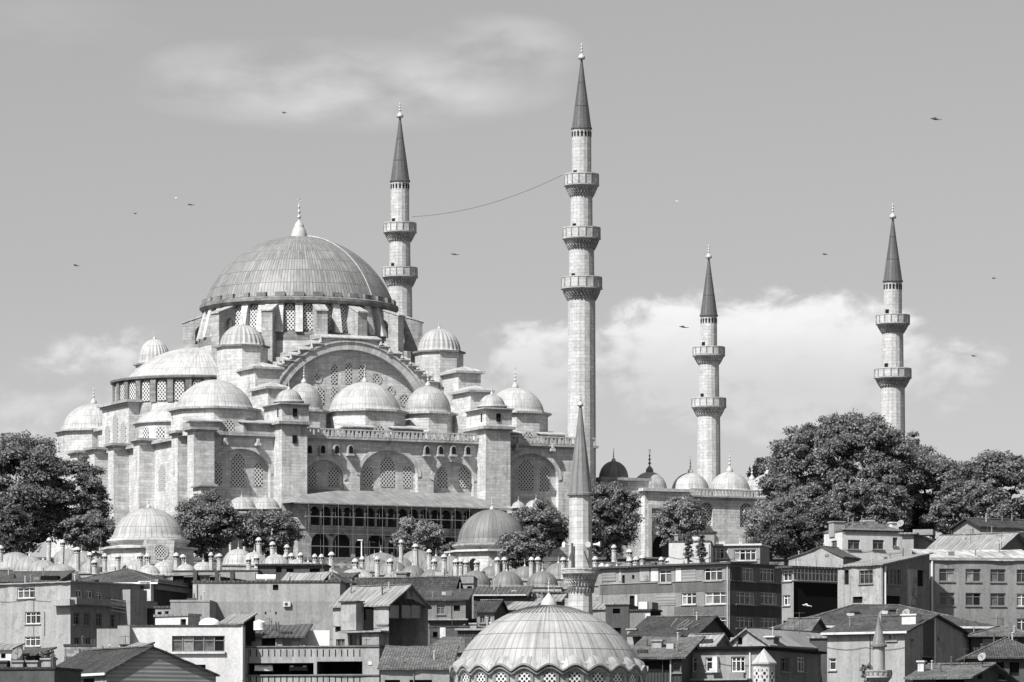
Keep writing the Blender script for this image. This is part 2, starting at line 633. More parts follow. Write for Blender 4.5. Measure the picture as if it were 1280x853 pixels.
def thing(name, label, cat, loc=(0, 0, 0), rz=0., group=None):
    o = bpy.data.objects.new(name, None)
    COL.objects.link(o)
    o.location = loc
    o.rotation_euler = (0, 0, rz)
    o.empty_display_size = .5
    return tag(o, label, cat, group)


def arch(x0, x1, zb, zs, za, n=7):
    """outline of a pointed-arch opening, anticlockwise from bottom left"""
    a = (x1 - x0) / 2
    c = (x0 + x1) / 2
    h = za - zs
    pts = [(x0, zb), (x1, zb)]
    right = []
    if h >= a * .98:
        Rr = (a * a + h * h) / (2 * a)
        cx = c + a - Rr
        th = math.asin(min(1, h / Rr))
        for k in range(n + 1):
            q = th * k / n
            right.append((cx + Rr * math.cos(q), zs + Rr * math.sin(q)))
    else:
        for k in range(n + 1):
            q = PI / 2 * k / n
            right.append((c + a * math.cos(q), zs + h * math.sin(q)))
    left = [(2 * c - x, z) for x, z in reversed(right[:-1])]
    return pts + right + left


def dome_prof(Rd, h, lip=.3, n=12, point=.0):
    pr = []
    if lip:
        pr += [(Rd + lip, -.22), (Rd + lip, .02)]
    if h < Rd:
        Rs = (Rd * Rd + h * h) / (2 * h)
        t0 = math.asin(Rd / Rs)
        for k in range(n + 1):
            q = t0 * (1 - k / n)
            pr.append((Rs * math.sin(q), Rs * math.cos(q) - (Rs - h)))
    else:
        for k in range(n + 1):
            q = PI / 2 * k / n
            pr.append((Rd * math.cos(q), h * math.sin(q)))
    pr = [(max(r, 0.), z + point * h * max(0, 1 - r / (Rd * .5)) ** 2) for r, z in pr]
    pr[-1] = (0., pr[-1][1])
    return pr


def make_finial():
    b = MB()
    pr = [(.0, -.05), (.16, -.05), (.17, .05), (.15, .13), (.08, .22), (.03, .27), (.03, .33), (.07, .37), (.07, .40), (.025, .44), (.025, .50),
          (.055, .54), (.055, .57), (.02, .61), (.02, .67), (.042, .70), (.042, .73), (.014, .77), (.010, .86), (0., .88)]
    b.lathe(pr, 10)
    for k in range(9):
        a0, a1 = R(-60 + 300 * k / 9 - 60), R(-60 + 300 * (k + 1) / 9 - 60)
        b.tube((.055 * math.cos(a0), 0, .93 + .055 * math.sin(a0)), (.055 * math.cos(a1), 0, .93 + .055 * math.sin(a1)), .012, 5)
    return b.mesh('finial', M['gilt'])


FIN = make_finial()
FIN_D = FIN.copy()
FIN_D.materials.clear()
FIN_D.materials.append(M['gilt_d'])


def finial(parent, loc, h, dark=False):
    o = bpy.data.objects.new('finial', FIN_D if dark else FIN)
    COL.objects.link(o)
    o.parent = parent
    o.location = loc
    o.scale = (h, h, h)
    return o


def dome(parent, c, Rd, h, m, seams=36, vlen=1., fin=None, flutes=0, n=None, name='dome', lip=.3, dark_fin=False, point=.0):
    b = MB()
    n = n or max(24, min(96, seams))
    if flutes:
        n = flutes * 4
        mod = lambda a, z: 1 - .075 * (1 - abs(math.cos(a * flutes / 2))) if z > .03 else 1
        b.lathe(dome_prof(Rd, h, lip, 12, point), n, c, flutes, 2 * PI * Rd / flutes, mod)
    else:
        b.lathe(dome_prof(Rd, h, lip, 14, point), n, c, seams, 2 * PI * Rd / seams)
    o = obj(name, b, m, parent)
    if fin:
        finial(o, (c[0], c[1], c[2] + h * (1 + point) - .03), fin, dark_fin)
    return o


def lattice_quad(fn, pts):
    b = MB()
    b.face([fn(x, z) for x, z in pts], [(x, z) for x, z in pts])
    return b

# ---------------------------------------------------------------- the ground
PROF = [(-400, -2), (300, -2), (335, 2), (400, 7), (480, 17), (560, 26), (600, 31), (632, 40), (655, 44.5), (661, 46.2), (684, 48.5), (900, 49), (1100, 30), (1600, 12), (9000, 10)]


def gz(y):
    for (a, za), (b, zb) in zip(PROF, PROF[1:]):
        if a <= y <= b:
            return za + (zb - za) * (y - a) / (b - a)
    return 0


def build_ground():
    b = MB()
    ys = [-400, 0, 300] + list(range(320, 700, 10)) + [720, 800, 900, 1000, 1100, 1300, 1600, 2500, 5000, 9000]
    xs = [-6000, -1500, -400] + list(range(-200, 201, 20)) + [400, 1500, 6000]
    h = {}
    for y in ys:
        for x in xs:
            h[x, y] = gz(y) + (math.sin(x * .07) * math.cos(y * .05) * .5 if 300 < y < 670 else 0)
    for i in range(len(ys) - 1):
        for j in range(len(xs) - 1):
            q = [(xs[j], ys[i]), (xs[j + 1], ys[i]), (xs[j + 1], ys[i + 1]), (xs[j], ys[i + 1])]
            b.face([(x, y, h[x, y]) for x, y in q], smooth=True)
    o = obj('ground', b, M['ground'])
    o['kind'] = 'structure'
    b = MB()
    b.face([(-6000, -400, 0), (6000, -400, 0), (6000, 322, 0), (-6000, 322, 0)])
    o = obj('water', b, m_flat('harbour_water', .05, .15, .5, .2))
    o['kind'] = 'structure'


build_ground()

# ---------------------------------------------------------------- the great mosque (own frame: u along the front, v into depth)
A = R(25)
CS, SN = math.cos(A), math.sin(A)
Y0 = 690.0
X0 = XW(262, Y0)
BZ = 48.6


def my(u, v):
    return Y0 + u * SN + v * CS


def mu(px, v):
    k = (px - CX) / F
    return (k * (Y0 + v * CS) - (X0 - v * SN)) / (CS - k * SN)


def mv(px, u):
    k = (px - CX) / F
    return (X0 + u * CS - k * (Y0 + u * SN)) / (SN + k * CS)


def mz(py, u, v):
    return ZC + (HY - py) / F * my(u, v) - BZ


def mworld(u, v):
    return (X0 + u * CS - v * SN, Y0 + u * SN + v * CS)


mosque = thing('mosque', 'great domed stone mosque with one huge lead dome above stepped lesser domes', 'mosque', (X0, Y0, BZ), A)
UC, VC = 28.4, 35.5          # centre of the main dome
H0 = mz(541, 0, 0)           # top of the outer walls
LEN = 60.0


def build_mosque():
    st, ld = M['stone'], M['lead_w']
    dep = .85
    # ---- front wall with its row of arched recesses
    archs = [(265, 338, 624, 592, 561), (380, 430, 624, 600, 575), (450, 522, 624, 596, 563), (542, 592, 624, 602, 577), (631, 698, 640, 600, 567)]
    holes = []
    for (a, c, yb, ys, ya) in archs:
        u0, u1 = mu(a, 0), mu(c, 0)
        um = (u0 + u1) / 2
        holes.append(arch(u0, u1, mz(yb, um, 0), mz(ys, um, 0), mz(ya, um, 0), 9))
    b = MB()
    fn = lambda x, z, d=0: (x, d, z)
    b.wall([(0, -3), (LEN, -3), (LEN, H0), (0, H0)], holes, dep, fn, True)
    b.face([(LEN, 0, -3), (LEN, 66, -3), (LEN, 66, H0), (LEN, 0, H0)])
    b.face([(-.5, 0, -3), (-.5, 66, -3), (-.5, 66, H0), (-.5, 0, H0)])
    b.face([(-.5, 0, -3), (0, 0, -3), (0, 0, H0), (-.5, 0, H0)])
    b.face([(-.5, 66, -3), (LEN, 66, -3), (LEN, 66, H0), (-.5, 66, H0)])
    obj('outer_wall', b, st, mosque)
    # voussoir rings
    b = MB()
    for h, (a, c, yb, ys, ya) in zip(holes, archs):
        b.mark()
        n = len(h)
        um = (h[0][0] + h[1][0]) / 2
        zc = mz(ys, um, 0)
        for i in range(2, n - 1):
            p, q = Vector(h[i]), Vector(h[i + 1])
            cc = Vector((um, zc - 1.5))
            po, qo = p + (p - cc).normalized() * .6, q + (q - cc).normalized() * .6
            b.face([(p.x, -.10, p.y), (q.x, -.10, q.y), (qo.x, -.10, qo.y), (po.x, -.10, po.y)])
            b.face([(p.x, -.10, p.y), (p.x, .0, p.y), (q.x, .0, q.y), (q.x, -.10, q.y)])
            b.face([(po.x, -.10, po.y), (qo.x, -.10, qo.y), (qo.x, .0, qo.y), (po.x, .0, po.y)])
    objs('arch_trim', b, M['ring'], mosque)
    # grilles in the recesses
    wins = [(266, 277, 607, 578), (289, 306, 609, 567), (317, 328, 608, 578), (384, 395, 609, 584), (410, 424, 609, 584), (454, 466, 609, 583),
            (475.5, 493, 609, 571), (503.5, 515, 610, 583), (547, 559, 610, 585), (574, 586, 610, 584), (648, 667, 614, 575), (675, 687, 614, 583)]
    for (a, c, yb, ya) in wins:
        u0, u1 = mu(a, dep), mu(c, dep)
        um = (u0 + u1) / 2
        zb, za = mz(yb, um, dep), mz(ya, um, dep)
        obj('lattice_window', lattice_quad(lambda x, z: (x, dep - .05, z), arch(u0, u1, zb, za - (u1 - u0) * .55, za, 4)), M['lattice'], mosque)
    # ---- cornice of the outer wall
    b = MB()
    for k, (p, z0, z1) in enumerate(((.35, H0 - .55, H0 - .3), (.68, H0 - .3, H0 + .05))):
        b.box(-.5 - p, -p, z0, LEN + p + .3, 66 + p, z1)
    b.box(-1.0, -.5, H0 + .05, LEN + .6, 66.5, H0 + .22)
    obj('cornice', b, M['stone_d'], mosque)
    # ---- piers along the left wall and at the near corner
    b = MB()
    cb = MB()

    def pier(u0, u1, v0, v1, top, cap=.55):
        b.mark()
        cb.mark()
        b.box(u0, v0, -4, u1, v1, top)
        cb.box(u0 - cap * .5, v0 - cap * .5, top, u1 + cap * .5, v1 + cap * .5, top + .25)
        cb.box(u0 - cap, v0 - cap, top + .25, u1 + cap, v1 + cap, top + .6)
    uo = mu(242, -1.8)
    pier(uo, .02, -1.8, .6, H0 - .02)
    for px in (222, 174, 142, 118, 96):
        v = mv(px, -2.9)
        pier(-2.9, -.48, v, v + (2.4 if px > 130 else 3), H0 - .02)
    objs('pier', b, st, mosque)
    objs('pier_cap', cb, M['stone_d'], mosque)
    # narrow windows in the left wall
    for px, yb, ya in ((202, 613, 580), (131, 596, 572), (157, 602, 580)):
        v = mv(px, -.55)
        hw = 1.3
        zb, za = mz(yb, -.5, v), mz(ya, -.5, v)
        obj('lattice_window', lattice_quad(lambda x, z: (-.53, x, z), arch(v - hw, v + hw, zb, za - 1.5, za, 4)), M['lattice'], mosque)
    # ---- stair towers
    for pf, pb, pt, wz in ((352, 384, 531, 551), (607, 638, 537, 0)):
        v = -3.0
        u0, u1 = mu(pf, v), mu(pb, v)
        zt = mz(pt, u0, v)
        z2 = mz(pt - 24, u0, v)
        t = MB()
        t.box(u0, v, -2, u1, 2.5, zt)
        t.box(u0 - .12, v - .12, -2, u1 + .12, 2.5, zt * .42)
        t.box(u0 + .1, v + .1, zt + .5, u1 + .3, 4, z2)
        t.box(u0 - 1.2, 3.9, H0 + .1, u1 + .5, 8, z2 - .3)
        tw = obj('stair_tower', t, st, mosque)
        c = MB()
        for (p, za, zb) in ((.25, zt - .15, zt + .1), (.6, zt + .1, zt + .5), (.25, z2, z2 + .2), (.45, z2 + .2, z2 + .4)):
            c.box(u0 - p, v - p, za, u1 + p, 3.2 + p, zb)
        obj('tower_cornice', c, M['stone_d'], tw)
        um = (u0 + u1) / 2
        w = MB()
        for (wx, wv, zz, h) in ((um + .1, v - .02, zt + 1.5, 1.15), (um, v - .14, zt - 2.3, 1.1)) if wz else ((um + .1, v - .02, zt + 1.5, 1.15),):
            w.mark()
            w.box(wx - .32, wv - .02, zz - h / 2 + .3, wx + .32, wv + .3, zz + h / 2 + .3)
        w.mark()
        w.box(u0 - .04 + .1, v + 1.4, zt + 1.2, u0 + .3, v + 1.8, zt + 2.4)
        objs('slit_window', w, M['dark'], tw)
        r = (u1 - u0) / 2 - .05
        d = MB()
        d.ngon_ring(8, r + .1, z2 + .4, r + .1, z2 + .8, (um, v + 2.1), PI / 8)
        d.ngon_cap(8, r + .1, z2 + .8, (um, v + 2.1), PI / 8)
        obj('cupola_drum', d, M['stone_d'], tw)
        dome(mosque, (um, v + 2.1, z2 + .85), r, r * .88, M['lead'], 28, .9, 1.5, name='cupola')
    # ---- oriels (boxed vents) high on the front wall
    b = MB()
    s = MB()
    g1 = MB()
    for px in (386, 402.5, 420, 437.5, 533, 550, 566, 584):
        u = mu(px, -.4)
        zt, zb = mz(556 + (px - 386) * .008, u, 0), mz(568 + (px - 386) * .008, u, 0)
        b.mark()
        s.mark()
        g1.mark()
        b.prism([(x, -.68, z) for x, z in arch(u - .42, u + .42, zb, zt - .45, zt, 3)], (0, .69, 0))
        s.box(u - .5, -.92, zb - .2, u + .5, .02, zb)
        g1.face([(x, -.70, z) for x, z in arch(u - .27, u + .36, zb + .12, zt - .5, zt - .14, 3)])
    objs('oriel', b, M['stone_d'], mosque)
    objs('oriel_sill', s, M['stone_m'], mosque)
    objs('oriel_opening', g1, M['dark'], mosque)
    s = MB()
    for px, py in ((281, 552), (322, 553), (645, 559), (690, 560)):
        u = mu(px, -.5)
        z = mz(py, u, 0)
        s.mark()
        s.box(u - .35, -1.0, z - .55, u + .35, .02, z - .15)
        s.box(u - .16, -1.0, z - .15, u + .16, .02, z + .45)
    objs('water_spout', s, M['stone_m'], mosque)
    # ---- parapet balustrades
    b = MB()
    for pa_, pc_ in ((385, 595), (639, 744)):
        b.mark()
        u0, u1 = mu(pa_, -.6), mu(pc_, -.6)
        n = int((u1 - u0) / .62)
        b.box(u0, -.72, H0 + .98, u1, -.5, H0 + 1.16)
        for i in range(n + 1):
            u = u0 + (u1 - u0) * i / n
            w = .11 if i % 2 else .2
            b.box(u - w, -.70, H0 + .05, u + w, -.52, H0 + .99)
        for i in range(0, n, 2):
            u = u0 + (u1 - u0) * (i + .5) / n
            b.box(u - .3, -.66, H0 + .06, u + .3, -.58, H0 + .62)
    objs('balustrade', b, M['stone_m'], mosque)
    # ---- lean-to gallery below the front wall
    u0, u1 = mu(366, -7.6), mu(640, -7.6)
    zt, ze = mz(614, 25, -.1), mz(631, 22, -7.8)
    b = MB()
    b.prism([(u0, -7.9, ze), (u1, -7.9, ze), (u1 - 4, -.05, zt), (u0 + 5.2, -.05, zt)], (0, 0, -.16))
    b.face([(u0, -7.9, ze), (u0 + 5.2, -.05, zt), (u0 + .3, -.05, ze + .2)])
    b.face([(u1, -7.9, ze), (u1 - 4, -.05, zt), (u1 - .3, -.05, ze + .2)])
    obj('gallery_roof', b, M['slope'], mosque)
    b = MB()
    hs = []
    v = -5.5
    zu0, zu1 = mz(659, 20, v), mz(634.5, 20, v)
    nb = 15
    ua, ub = mu(387, v), mu(592, v)
    bw = (ub - ua) / nb
    for i in range(nb):
        x0 = ua + bw * i + .1
        hs.append(arch(x0, x0 + bw - .2, zu0, zu1 - .7, zu1, 5))
    zl0, zl1 = -.4, mz(666, 18, v)
    for pc_, hw in ((400.5, 11.5), (427.5, 11.5), (450, 6), (470, 11.5), (497, 11.5), (524, 11.5), (546, 6), (563, 11.5), (591, 11.5)):
        c0, c1 = mu(pc_ - hw, v), mu(pc_ + hw, v)
        top = zl1 if hw > 8 else zl1 - .9
        hs.append(arch(c0, c1, zl0, top - (c1 - c0) * .62, top, 7))
    ux0, ux1 = mu(372, v), mu(634, v)
    b.wall([(ux0, -3), (ux1, -3), (ux1, ze - .1), (ux0, ze - .1)], hs, .45, lambda x, z, d: (x, v + d, z))
    b.box(ux0, v + .46, zu0 - .9, ux1, -.1, zu0 - .6)
    b.face([(ux0, v, -3), (ux0, -.1, -3), (ux0, -.1, ze), (ux0, v, ze)])
    b.face([(ux1, v, -3), (ux1, -.1, -3), (ux1, -.1, ze), (ux1, v, ze)])
    obj('gallery_arcade', b, M['stone_d'], mosque)
    b = MB()
    for i in range(nb + 1):
        u = ua + bw * i
        b.mark()
        b.tube((u, v - .06, zu0), (u, v - .06, zu1 - 1.0), .13, 8)
        b.box(u - .22, v - .22, zu1 - 1.0, u + .22, v - .02, zu1 - .75)
    objs('gallery_column', b, M['stone'], mosque)
    b = MB()
    for i in range(nb):
        u = ua + bw * i
        b.box(u + .16, v - .1, zu0 - .1, u + bw - .16, v - .02, zu0 + .12)
    b.box(ux0, v - .12, zu0 - .42, ux1, v - .01, zu0 - .2)
    obj('gallery_railing', b, M['stone'], mosque)
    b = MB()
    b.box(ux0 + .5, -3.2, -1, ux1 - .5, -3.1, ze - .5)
    obj('gallery_back', b, M['p_dark'], mosque)  # dark plaster puts the gallery's inner shade into the back wall
    b = MB()
    for px in (414, 484, 577):
        u = mu(px, v)
        b.mark()
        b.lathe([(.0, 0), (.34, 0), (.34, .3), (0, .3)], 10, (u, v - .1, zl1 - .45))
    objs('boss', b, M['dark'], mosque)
    # ---- little domes of the side porches
    for (px, py, r, vv) in ((276, 637, 1.5, -3.2), (302, 636, 2.05, -3.2), (332, 636, 2.05, -3.2), (648, 634, 1.0, -3.2), (670, 637, 1.75, -3.4)):
        u = mu(px, vv)
        dome(mosque, (u, vv, mz(py, u, vv)), r, r * .82, M['lead'], 24, .9, .9, name='porch_dome')
    b = MB()
    for pa_, pc_, py in ((262, 350, 638), (640, 690, 639)):
        b.mark()
        a, c = mu(pa_, -5.4), mu(pc_, -5.4)
        z = mz(py, a, -5.4)
        b.box(a, -5.6, z - .3, c, -.1, z)
        n = 5
        for i in range(n):
            x = a + (c - a) * (i + .5) / n
            b.tube((x, -5.2, -2), (x, -5.2, z - .3), .2, 8)
        b.box(a + .2, -1.6, -3, c - .2, -.2, z - .3)
    objs('porch', b, st, mosque)
    # small hip-roofed block at the foot of the near corner
    b = MB()
    ua_, ub_ = mu(251, -4.5), mu(269, -4.5)
    z = mz(607, ua_, -4.5)
    b.box(ua_, -4.5, -3, ub_, -1.7, z)
    obj('corner_block', b, st, mosque)
    b = MB()
    c4 = [(ua_ - .4, -4.9, z), (ub_ + .4, -4.9, z), (ub_ + .4, -1.7, z), (ua_ - .4, -1.7, z)]
    ap = ((ua_ + ub_) / 2, -3.2, z + 1.1)
    for i in range(4):
        b.face([c4[i], c4[(i + 1) % 4], ap])
    b.box(ua_ - .4, -4.9, z - .2, ub_ + .4, -1.7, z - .002)
    obj('block_roof', b, M['slope'], mosque)

    # ---- aisle domes on polygonal drums
    def drum_dome(px, v, ybase, ydrum, rpx, rise_px, seams, m, rd_extra=.55, fin=2.6, win=True):
        u = mu(px, v)
        s = F / my(u, v)
        z = mz(ybase, u, v)
        r = rpx / s
        b = MB()
        b.ngon_ring(8, (r + .25) * 1.06, H0 - .2, (r + .25) * 1.06, z - .45, (u, v), PI / 8)
        dr = obj('drum', b, st, mosque)
        b = MB()
        for (p, z0, z1) in ((.2, z - .62, z - .42), (.55, z - .42, z - .12)):
            b.ngon_ring(8, (r + .25) * 1.06 + p, z0, (r + .25) * 1.06 + p, z1, (u, v), PI / 8)
            b.ngon_cap(8, (r + .25) * 1.06 + p, z1, (u, v), PI / 8)
            b.ngon_cap(8, (r + .25) * 1.06 + p, z0, (u, v), PI / 8)
        obj('drum_cornice', b, M['lead_w'], dr)
        dome(mosque, (u, v, z - .1), r, rise_px / s, m, seams, 1.3, fin)
        if win:
            f = MB()
            ap = (r + .25) * 1.06 * math.cos(PI / 8) + .04
            f.face([(x + u, v - ap, zz) for x, zz in arch(-.75, .75, H0 + .3, H0 + 1.2, H0 + 2.0, 4)], [(x, zz) for x, zz in arch(-.75, .75, H0 + .3, H0 + 1.2, H0 + 2.0, 4)])
            obj('lattice_window', f, M['lattice'], dr)
            k = MB()
            for s_ in (-1, 1):
                x0 = u + s_ * 1.6 if s_ > 0 else u - r - 1.0
                k.mark()
                k.box(x0, v - ap - 1.4, H0 + .2, x0 + r - .6, v - ap + 1.2, H0 + 1.5)
            objs('skirt_block', k, M['stone_d'], dr)
            k = MB()
            for s_ in (-1, 1):
                x0 = u + s_ * 1.6 if s_ > 0 else u - r - 1.0
                x1 = x0 + r - .6
                k.mark()
                k.prism([(x0 - .3, v - ap - 1.8, H0 + 1.5), (x1 + .3, v - ap - 1.8, H0 + 1.5), (x1 + .3, v - ap + 1.2, H0 + 2.1), (x0 - .3, v - ap + 1.2, H0 + 2.1)], (0, 0, .14))
            objs('skirt_roof', k, M['lead_w'], dr)
        return u
    drum_dome(268, 6.8, 511, 540, 49, 37, 68, M['lead_w'], fin=None)
    drum_dome(380, 7.2, 513, 540, 24, 35, 42, M['lead'], win=False)
    drum_dome(456, 6.8, 514, 545, 45.5, 37, 66, M['lead_w'])
    drum_dome(535, 7.2, 516, 545, 29, 34, 48, M['lead'], win=False)
    drum_dome(644, 6.8, 516, 546, 36.5, 32, 58, M['lead_w'], fin=3.0)
    drum_dome(117, 59, 538, 560, 41, 34, 60, M['lead_w'], fin=3.0, win=False)

    # ---- the raised gable of the left (prayer niche) wall
    v0, v1 = mv(161, -.5), mv(128, -.5)
    z = mz(506, 0, v0)
    b = MB()
    b.prism([(-.52, v0, H0), (5, v0, H0), (5, v0, z - 2.6), (3.6, v0, z), (-.52, v0, z)], (0, v1 - v0, 0))
    obj('niche_gable', b, st, mosque)
    b = MB()
    for (p, z0, z1) in ((.3, z, z + .35), (.65, z + .35, z + .75)):
        b.box(-.5 - p, v0 - p, z0, 3.8, v1 + p, z1)
    obj('gable_cornice', b, M['stone_d'], mosque)
    for i, fz in ((0, .62), (1, .84), (2, .62)):
        vm = v0 + (v1 - v0) * (.2 + .3 * i)
        obj('lattice_window', lattice_quad(lambda x, zz: (-.56, x, zz), arch(vm - 1.1, vm + 1.1, H0 + .9, H0 + (z - H0) * fz - .9, H0 + (z - H0) * fz, 4)), M['lattice'], mosque)
    b = MB()
    b.box(.2, v1, H0, 4, v1 + 4, H0 + (z - H0) * .55)
    b.box(-.3, v1 - .1, H0 + (z - H0) * .55, 4.4, v1 + 4.4, H0 + (z - H0) * .55 + .5)
    obj('gable_shoulder', b, st, mosque)

    # ---- left half dome on its windowed half drum
    uc, vc = 12.0, 36.5
    s = F / my(uc, vc)
    rd, rc = 101 / s, 86 / s
    zc_ = mz(477, uc, vc)
    zd = mz(511, uc, vc)
    b = MB()
    lo, hi = -PI, 0.0
    b.lathe([(rd, H0), (rd, zd), (rd - .2, zd + .1), (rd - .5, zc_ - .5)], 64, (uc, vc, 0), 64, 1, None, False, lo, hi)
    hd = obj('half_drum', b, M['stone_d'], mosque)
    rb = MB()
    nw = 14
    for i in range(nw + 1):
        a = lo + (hi - lo) * i / nw
        d = Vector((math.sin(a), -math.cos(a), 0))
        t = Vector((-d.y, d.x, 0))
        o = Vector((uc, vc, zd)) + d * (rd - .6) - t * .45
        rb.mark()
        rb.obox(o, t * .9, d * .85, (0, 0, zc_ - .5 - zd))
    objs('drum_rib', rb, M['stone_k'], hd)
    for i in range(nw):
        a = lo + (hi - lo) * (i + .5) / nw
        d = Vector((math.sin(a), -math.cos(a), 0))
        t = Vector((-d.y, d.x, 0))
        cc = Vector((uc, vc, 0)) + d * (rd + .04)
        pts = arch(-.72, .72, zd + .25, zc_ - 1.6, zc_ - .75, 4)
        f = MB()
        f.face([(cc.x + t.x * x, cc.y + t.y * x, zz) for x, zz in pts], pts)
        obj('lattice_window', f, M['lattice'], hd)
    b = MB()
    b.lathe([(rd - .6, zc_ - .5), (rd + .5, zc_ - .5), (rd + .6, zc_ - .2), (rd - .4, zc_), (rc, zc_ + .1)], 64, (uc, vc, 0), 60, 1.3, None, False, lo, hi)
    obj('half_drum_cornice', b, M['stone_k'], hd)
    b = MB()
    hc = 41 / s
    b.lathe([(r, z + zc_ + .1) for r, z in dome_prof(rc, hc, 0, 14)], 56, (uc, vc, 0), 110, 2 * PI * rc / 110, None, True, lo, hi)
    obj('half_dome', b, M['lead_w'], mosque)
    # sloping lead skirts between the half drum and the gable
    b = MB()
    b.lathe([(rd + 2.4, H0 + .3), (rd + .1, zd - .1)], 24, (uc, vc, 0), 60, 1.4, None, False, R(-52), 0)
    obj('lead_skirt', b, M['lead_w'], mosque)
    # small exedra drum with windows at the near left
    b = MB()
    b.lathe([(6.3, H0), (6.3, H0 + 2.9), (6.7, H0 + 2.95), (6.7, H0 + 3.2), (0.2, H0 + 5.6)], 32, (4.5, 24., 0), 40, 1, None, False, -PI, 0.3)
    ex = obj('exedra', b, M['stone'], mosque)
    for k in range(7):
        a = -PI + .25 + k * .42
        d = Vector((math.sin(a), -math.cos(a), 0))
        t = Vector((-d.y, d.x, 0))
        cc = Vector((4.5, 24., 0)) + d * 6.34
        pts = arch(-.6, .6, H0 + .6, H0 + 1.7, H0 + 2.4, 4)
        f = MB()
        f.face([(cc.x + t.x * x, cc.y + t.y * x, zz) for x, zz in pts], pts)
        obj('lattice_window', f, M['lattice'], ex)
    b = MB()
    b.lathe([(r, z + H0 + 3.22) for r, z in dome_prof(6.2, 2.9, .5, 8)], 36, (4.5, 24., 0), 40, 1.2, None, True)
    obj('exedra_roof', b, M['lead_w'], mosque)

    # ---- the central cube, its great arch and the stepped shoulders
    vt = 16.65
    vf = 15.8
    zs_ = mz(423, UC, vf)
    b = MB()
    b.box(UC - 15.2, vt + .6, H0 - 1, UC + 15.2, VC + 15, mz(476, UC, vf))
    b.lathe([(15.3, H0), (15.3, mz(420, UC, VC - 14.6) - .9), (14.2, mz(420, UC, VC - 14.6) - .8)], 48, (UC, VC, 0), 60, 1., None, False)
    obj('central_block', b, st, mosque)
    zx = mz(428, UC, vf)
    Rg = 13.3
    zcen = zx - Rg
    za = mz(486, UC, vf) - 6
    # stepped wall with the arch cut through it
    hs = []
    arcp = []
    for k in range(33):
        q = PI * k / 32
        arcp.append((UC + (Rg - 1.05) * math.cos(q), zcen + (Rg - 1.05) * math.sin(q)))
    hole = [(UC - (Rg - 1.05), za), (UC + Rg - 1.05, za)] + arcp
    # hole above za only
    hole = [(x, z) for x, z in hole if z >= za - .01]
    steps = [(4.6, 424), (6.0, 432.5), (8.0, 440.5), (9.3, 448), (10.5, 455), (11.6, 461), (12.8, 467), (14.2, 474)]
    out = [(UC - 15.4, za - 3), (UC + 15.4, za - 3)]
    rgt = []
    prev = 0
    zz = [mz(y, UC, vf) for _, y in steps]
    for i, (w, y) in enumerate(steps):
        rgt += [(UC + prev, zz[i]), (UC + w, zz[i])] if i else [(UC + w, zz[i])]
        prev = w
    rgt += [(UC + prev, zz[-1] - .9), (UC + 15.4, zz[-1] - .9)]
    lft = [(2 * UC - x, z) for x, z in rgt]
    out = out + list(reversed(rgt)) + lft
    b = MB()
    b.wall(out, [hole], vt - vf, lambda x, z, d: (x, vf + d, z), True)
    for i in range(len(out)):
        p, q = out[i], out[(i + 1) % len(out)]
        b.face([(p[0], vf, p[1]), (q[0], vf, q[1]), (q[0], vt + 3, q[1]), (p[0], vt + 3, p[1])])
    obj('stepped_wall', b, st, mosque)
    b = MB()
    prev = -4.6
    for i, (w, y) in enumerate(steps):
        z = zz[i]
        pw = steps[i - 1][0] if i else -steps[0][0]
        for sgn in (1, -1) if i else (1,):
            x0, x1 = (UC + pw, UC + w) if i == 0 else (UC + sgn * pw, UC + sgn * w)
            if x0 > x1:
                x0, x1 = x1, x0
            b.mark()
            b.prism([(x0 - .25, vf - .4, z + .003), (x0 - .25, vf - .4, z + .14), (x0 - .25, vf + 1.5, z + .72), (x0 - .25, vt + 3, z + .72), (x0 - .25, vt + 3, z + .003)], (x1 - x0 + .5, 0, 0))
    objs('step_coping', b, M['lead_w'], mosque)
    b = MB()
    for sgn in (1, -1):
        for i in range(1, len(steps)):
            x = UC + sgn * (steps[i - 1][0] + .2)
            b.mark()
            b.tube((x, vf - .2, zz[i] + .28), (x, vf - .2, zz[i] + 1.15), .28, 6, .08)
    objs('step_pinnacle', b, M['stone_m'], mosque)
    b = MB()
    n = 48
    for i in range(n):
        q0, q1 = PI * i / n, PI * (i + 1) / n
        if zcen + Rg * math.sin((q0 + q1) / 2) < za:
            continue
        for (ra, rb_, dv) in ((Rg - 1.1, Rg, .12), (Rg, Rg + .28, .28)):
            p = [(UC + r * math.cos(q), zcen + r * math.sin(q)) for r, q in ((ra, q0), (ra, q1), (rb_, q1), (rb_, q0))]
            b.face([(x, vf - dv, z) for x, z in p], [(q0 * Rg, 0), (q1 * Rg, 0), (q1 * Rg, 1), (q0 * Rg, 1)])
            b.face([(p[0][0], vf - dv, p[0][1]), (p[1][0], vf - dv, p[1][1]), (p[1][0], vf, p[1][1]), (p[0][0], vf, p[0][1])])
            b.face([(p[3][0], vf - dv, p[3][1]), (p[2][0], vf - dv, p[2][1]), (p[2][0], vf, p[2][1]), (p[3][0], vf, p[3][1])])
    obj('great_arch', b, M['ring'], mosque)
    for (a, c, yb, ya) in ((413.5, 421.5, 480, 456), (431, 439.5, 480, 454), (448.5, 456.5, 480, 456), (396, 405, 506, 484), (414, 422, 506, 484), (434, 442, 506, 484), (453, 461, 506, 484)):
        u0_, u1_ = mu(a, vt), mu(c, vt)
        zb, zt_ = mz(yb, u0_, vt), mz(ya, u0_, vt)
        obj('lattice_window', lattice_quad(lambda x, z: (x, vt - .05, z), arch(u0_, u1_, zb, zt_ - .5, zt_, 4)), M['lattice'], mosque)
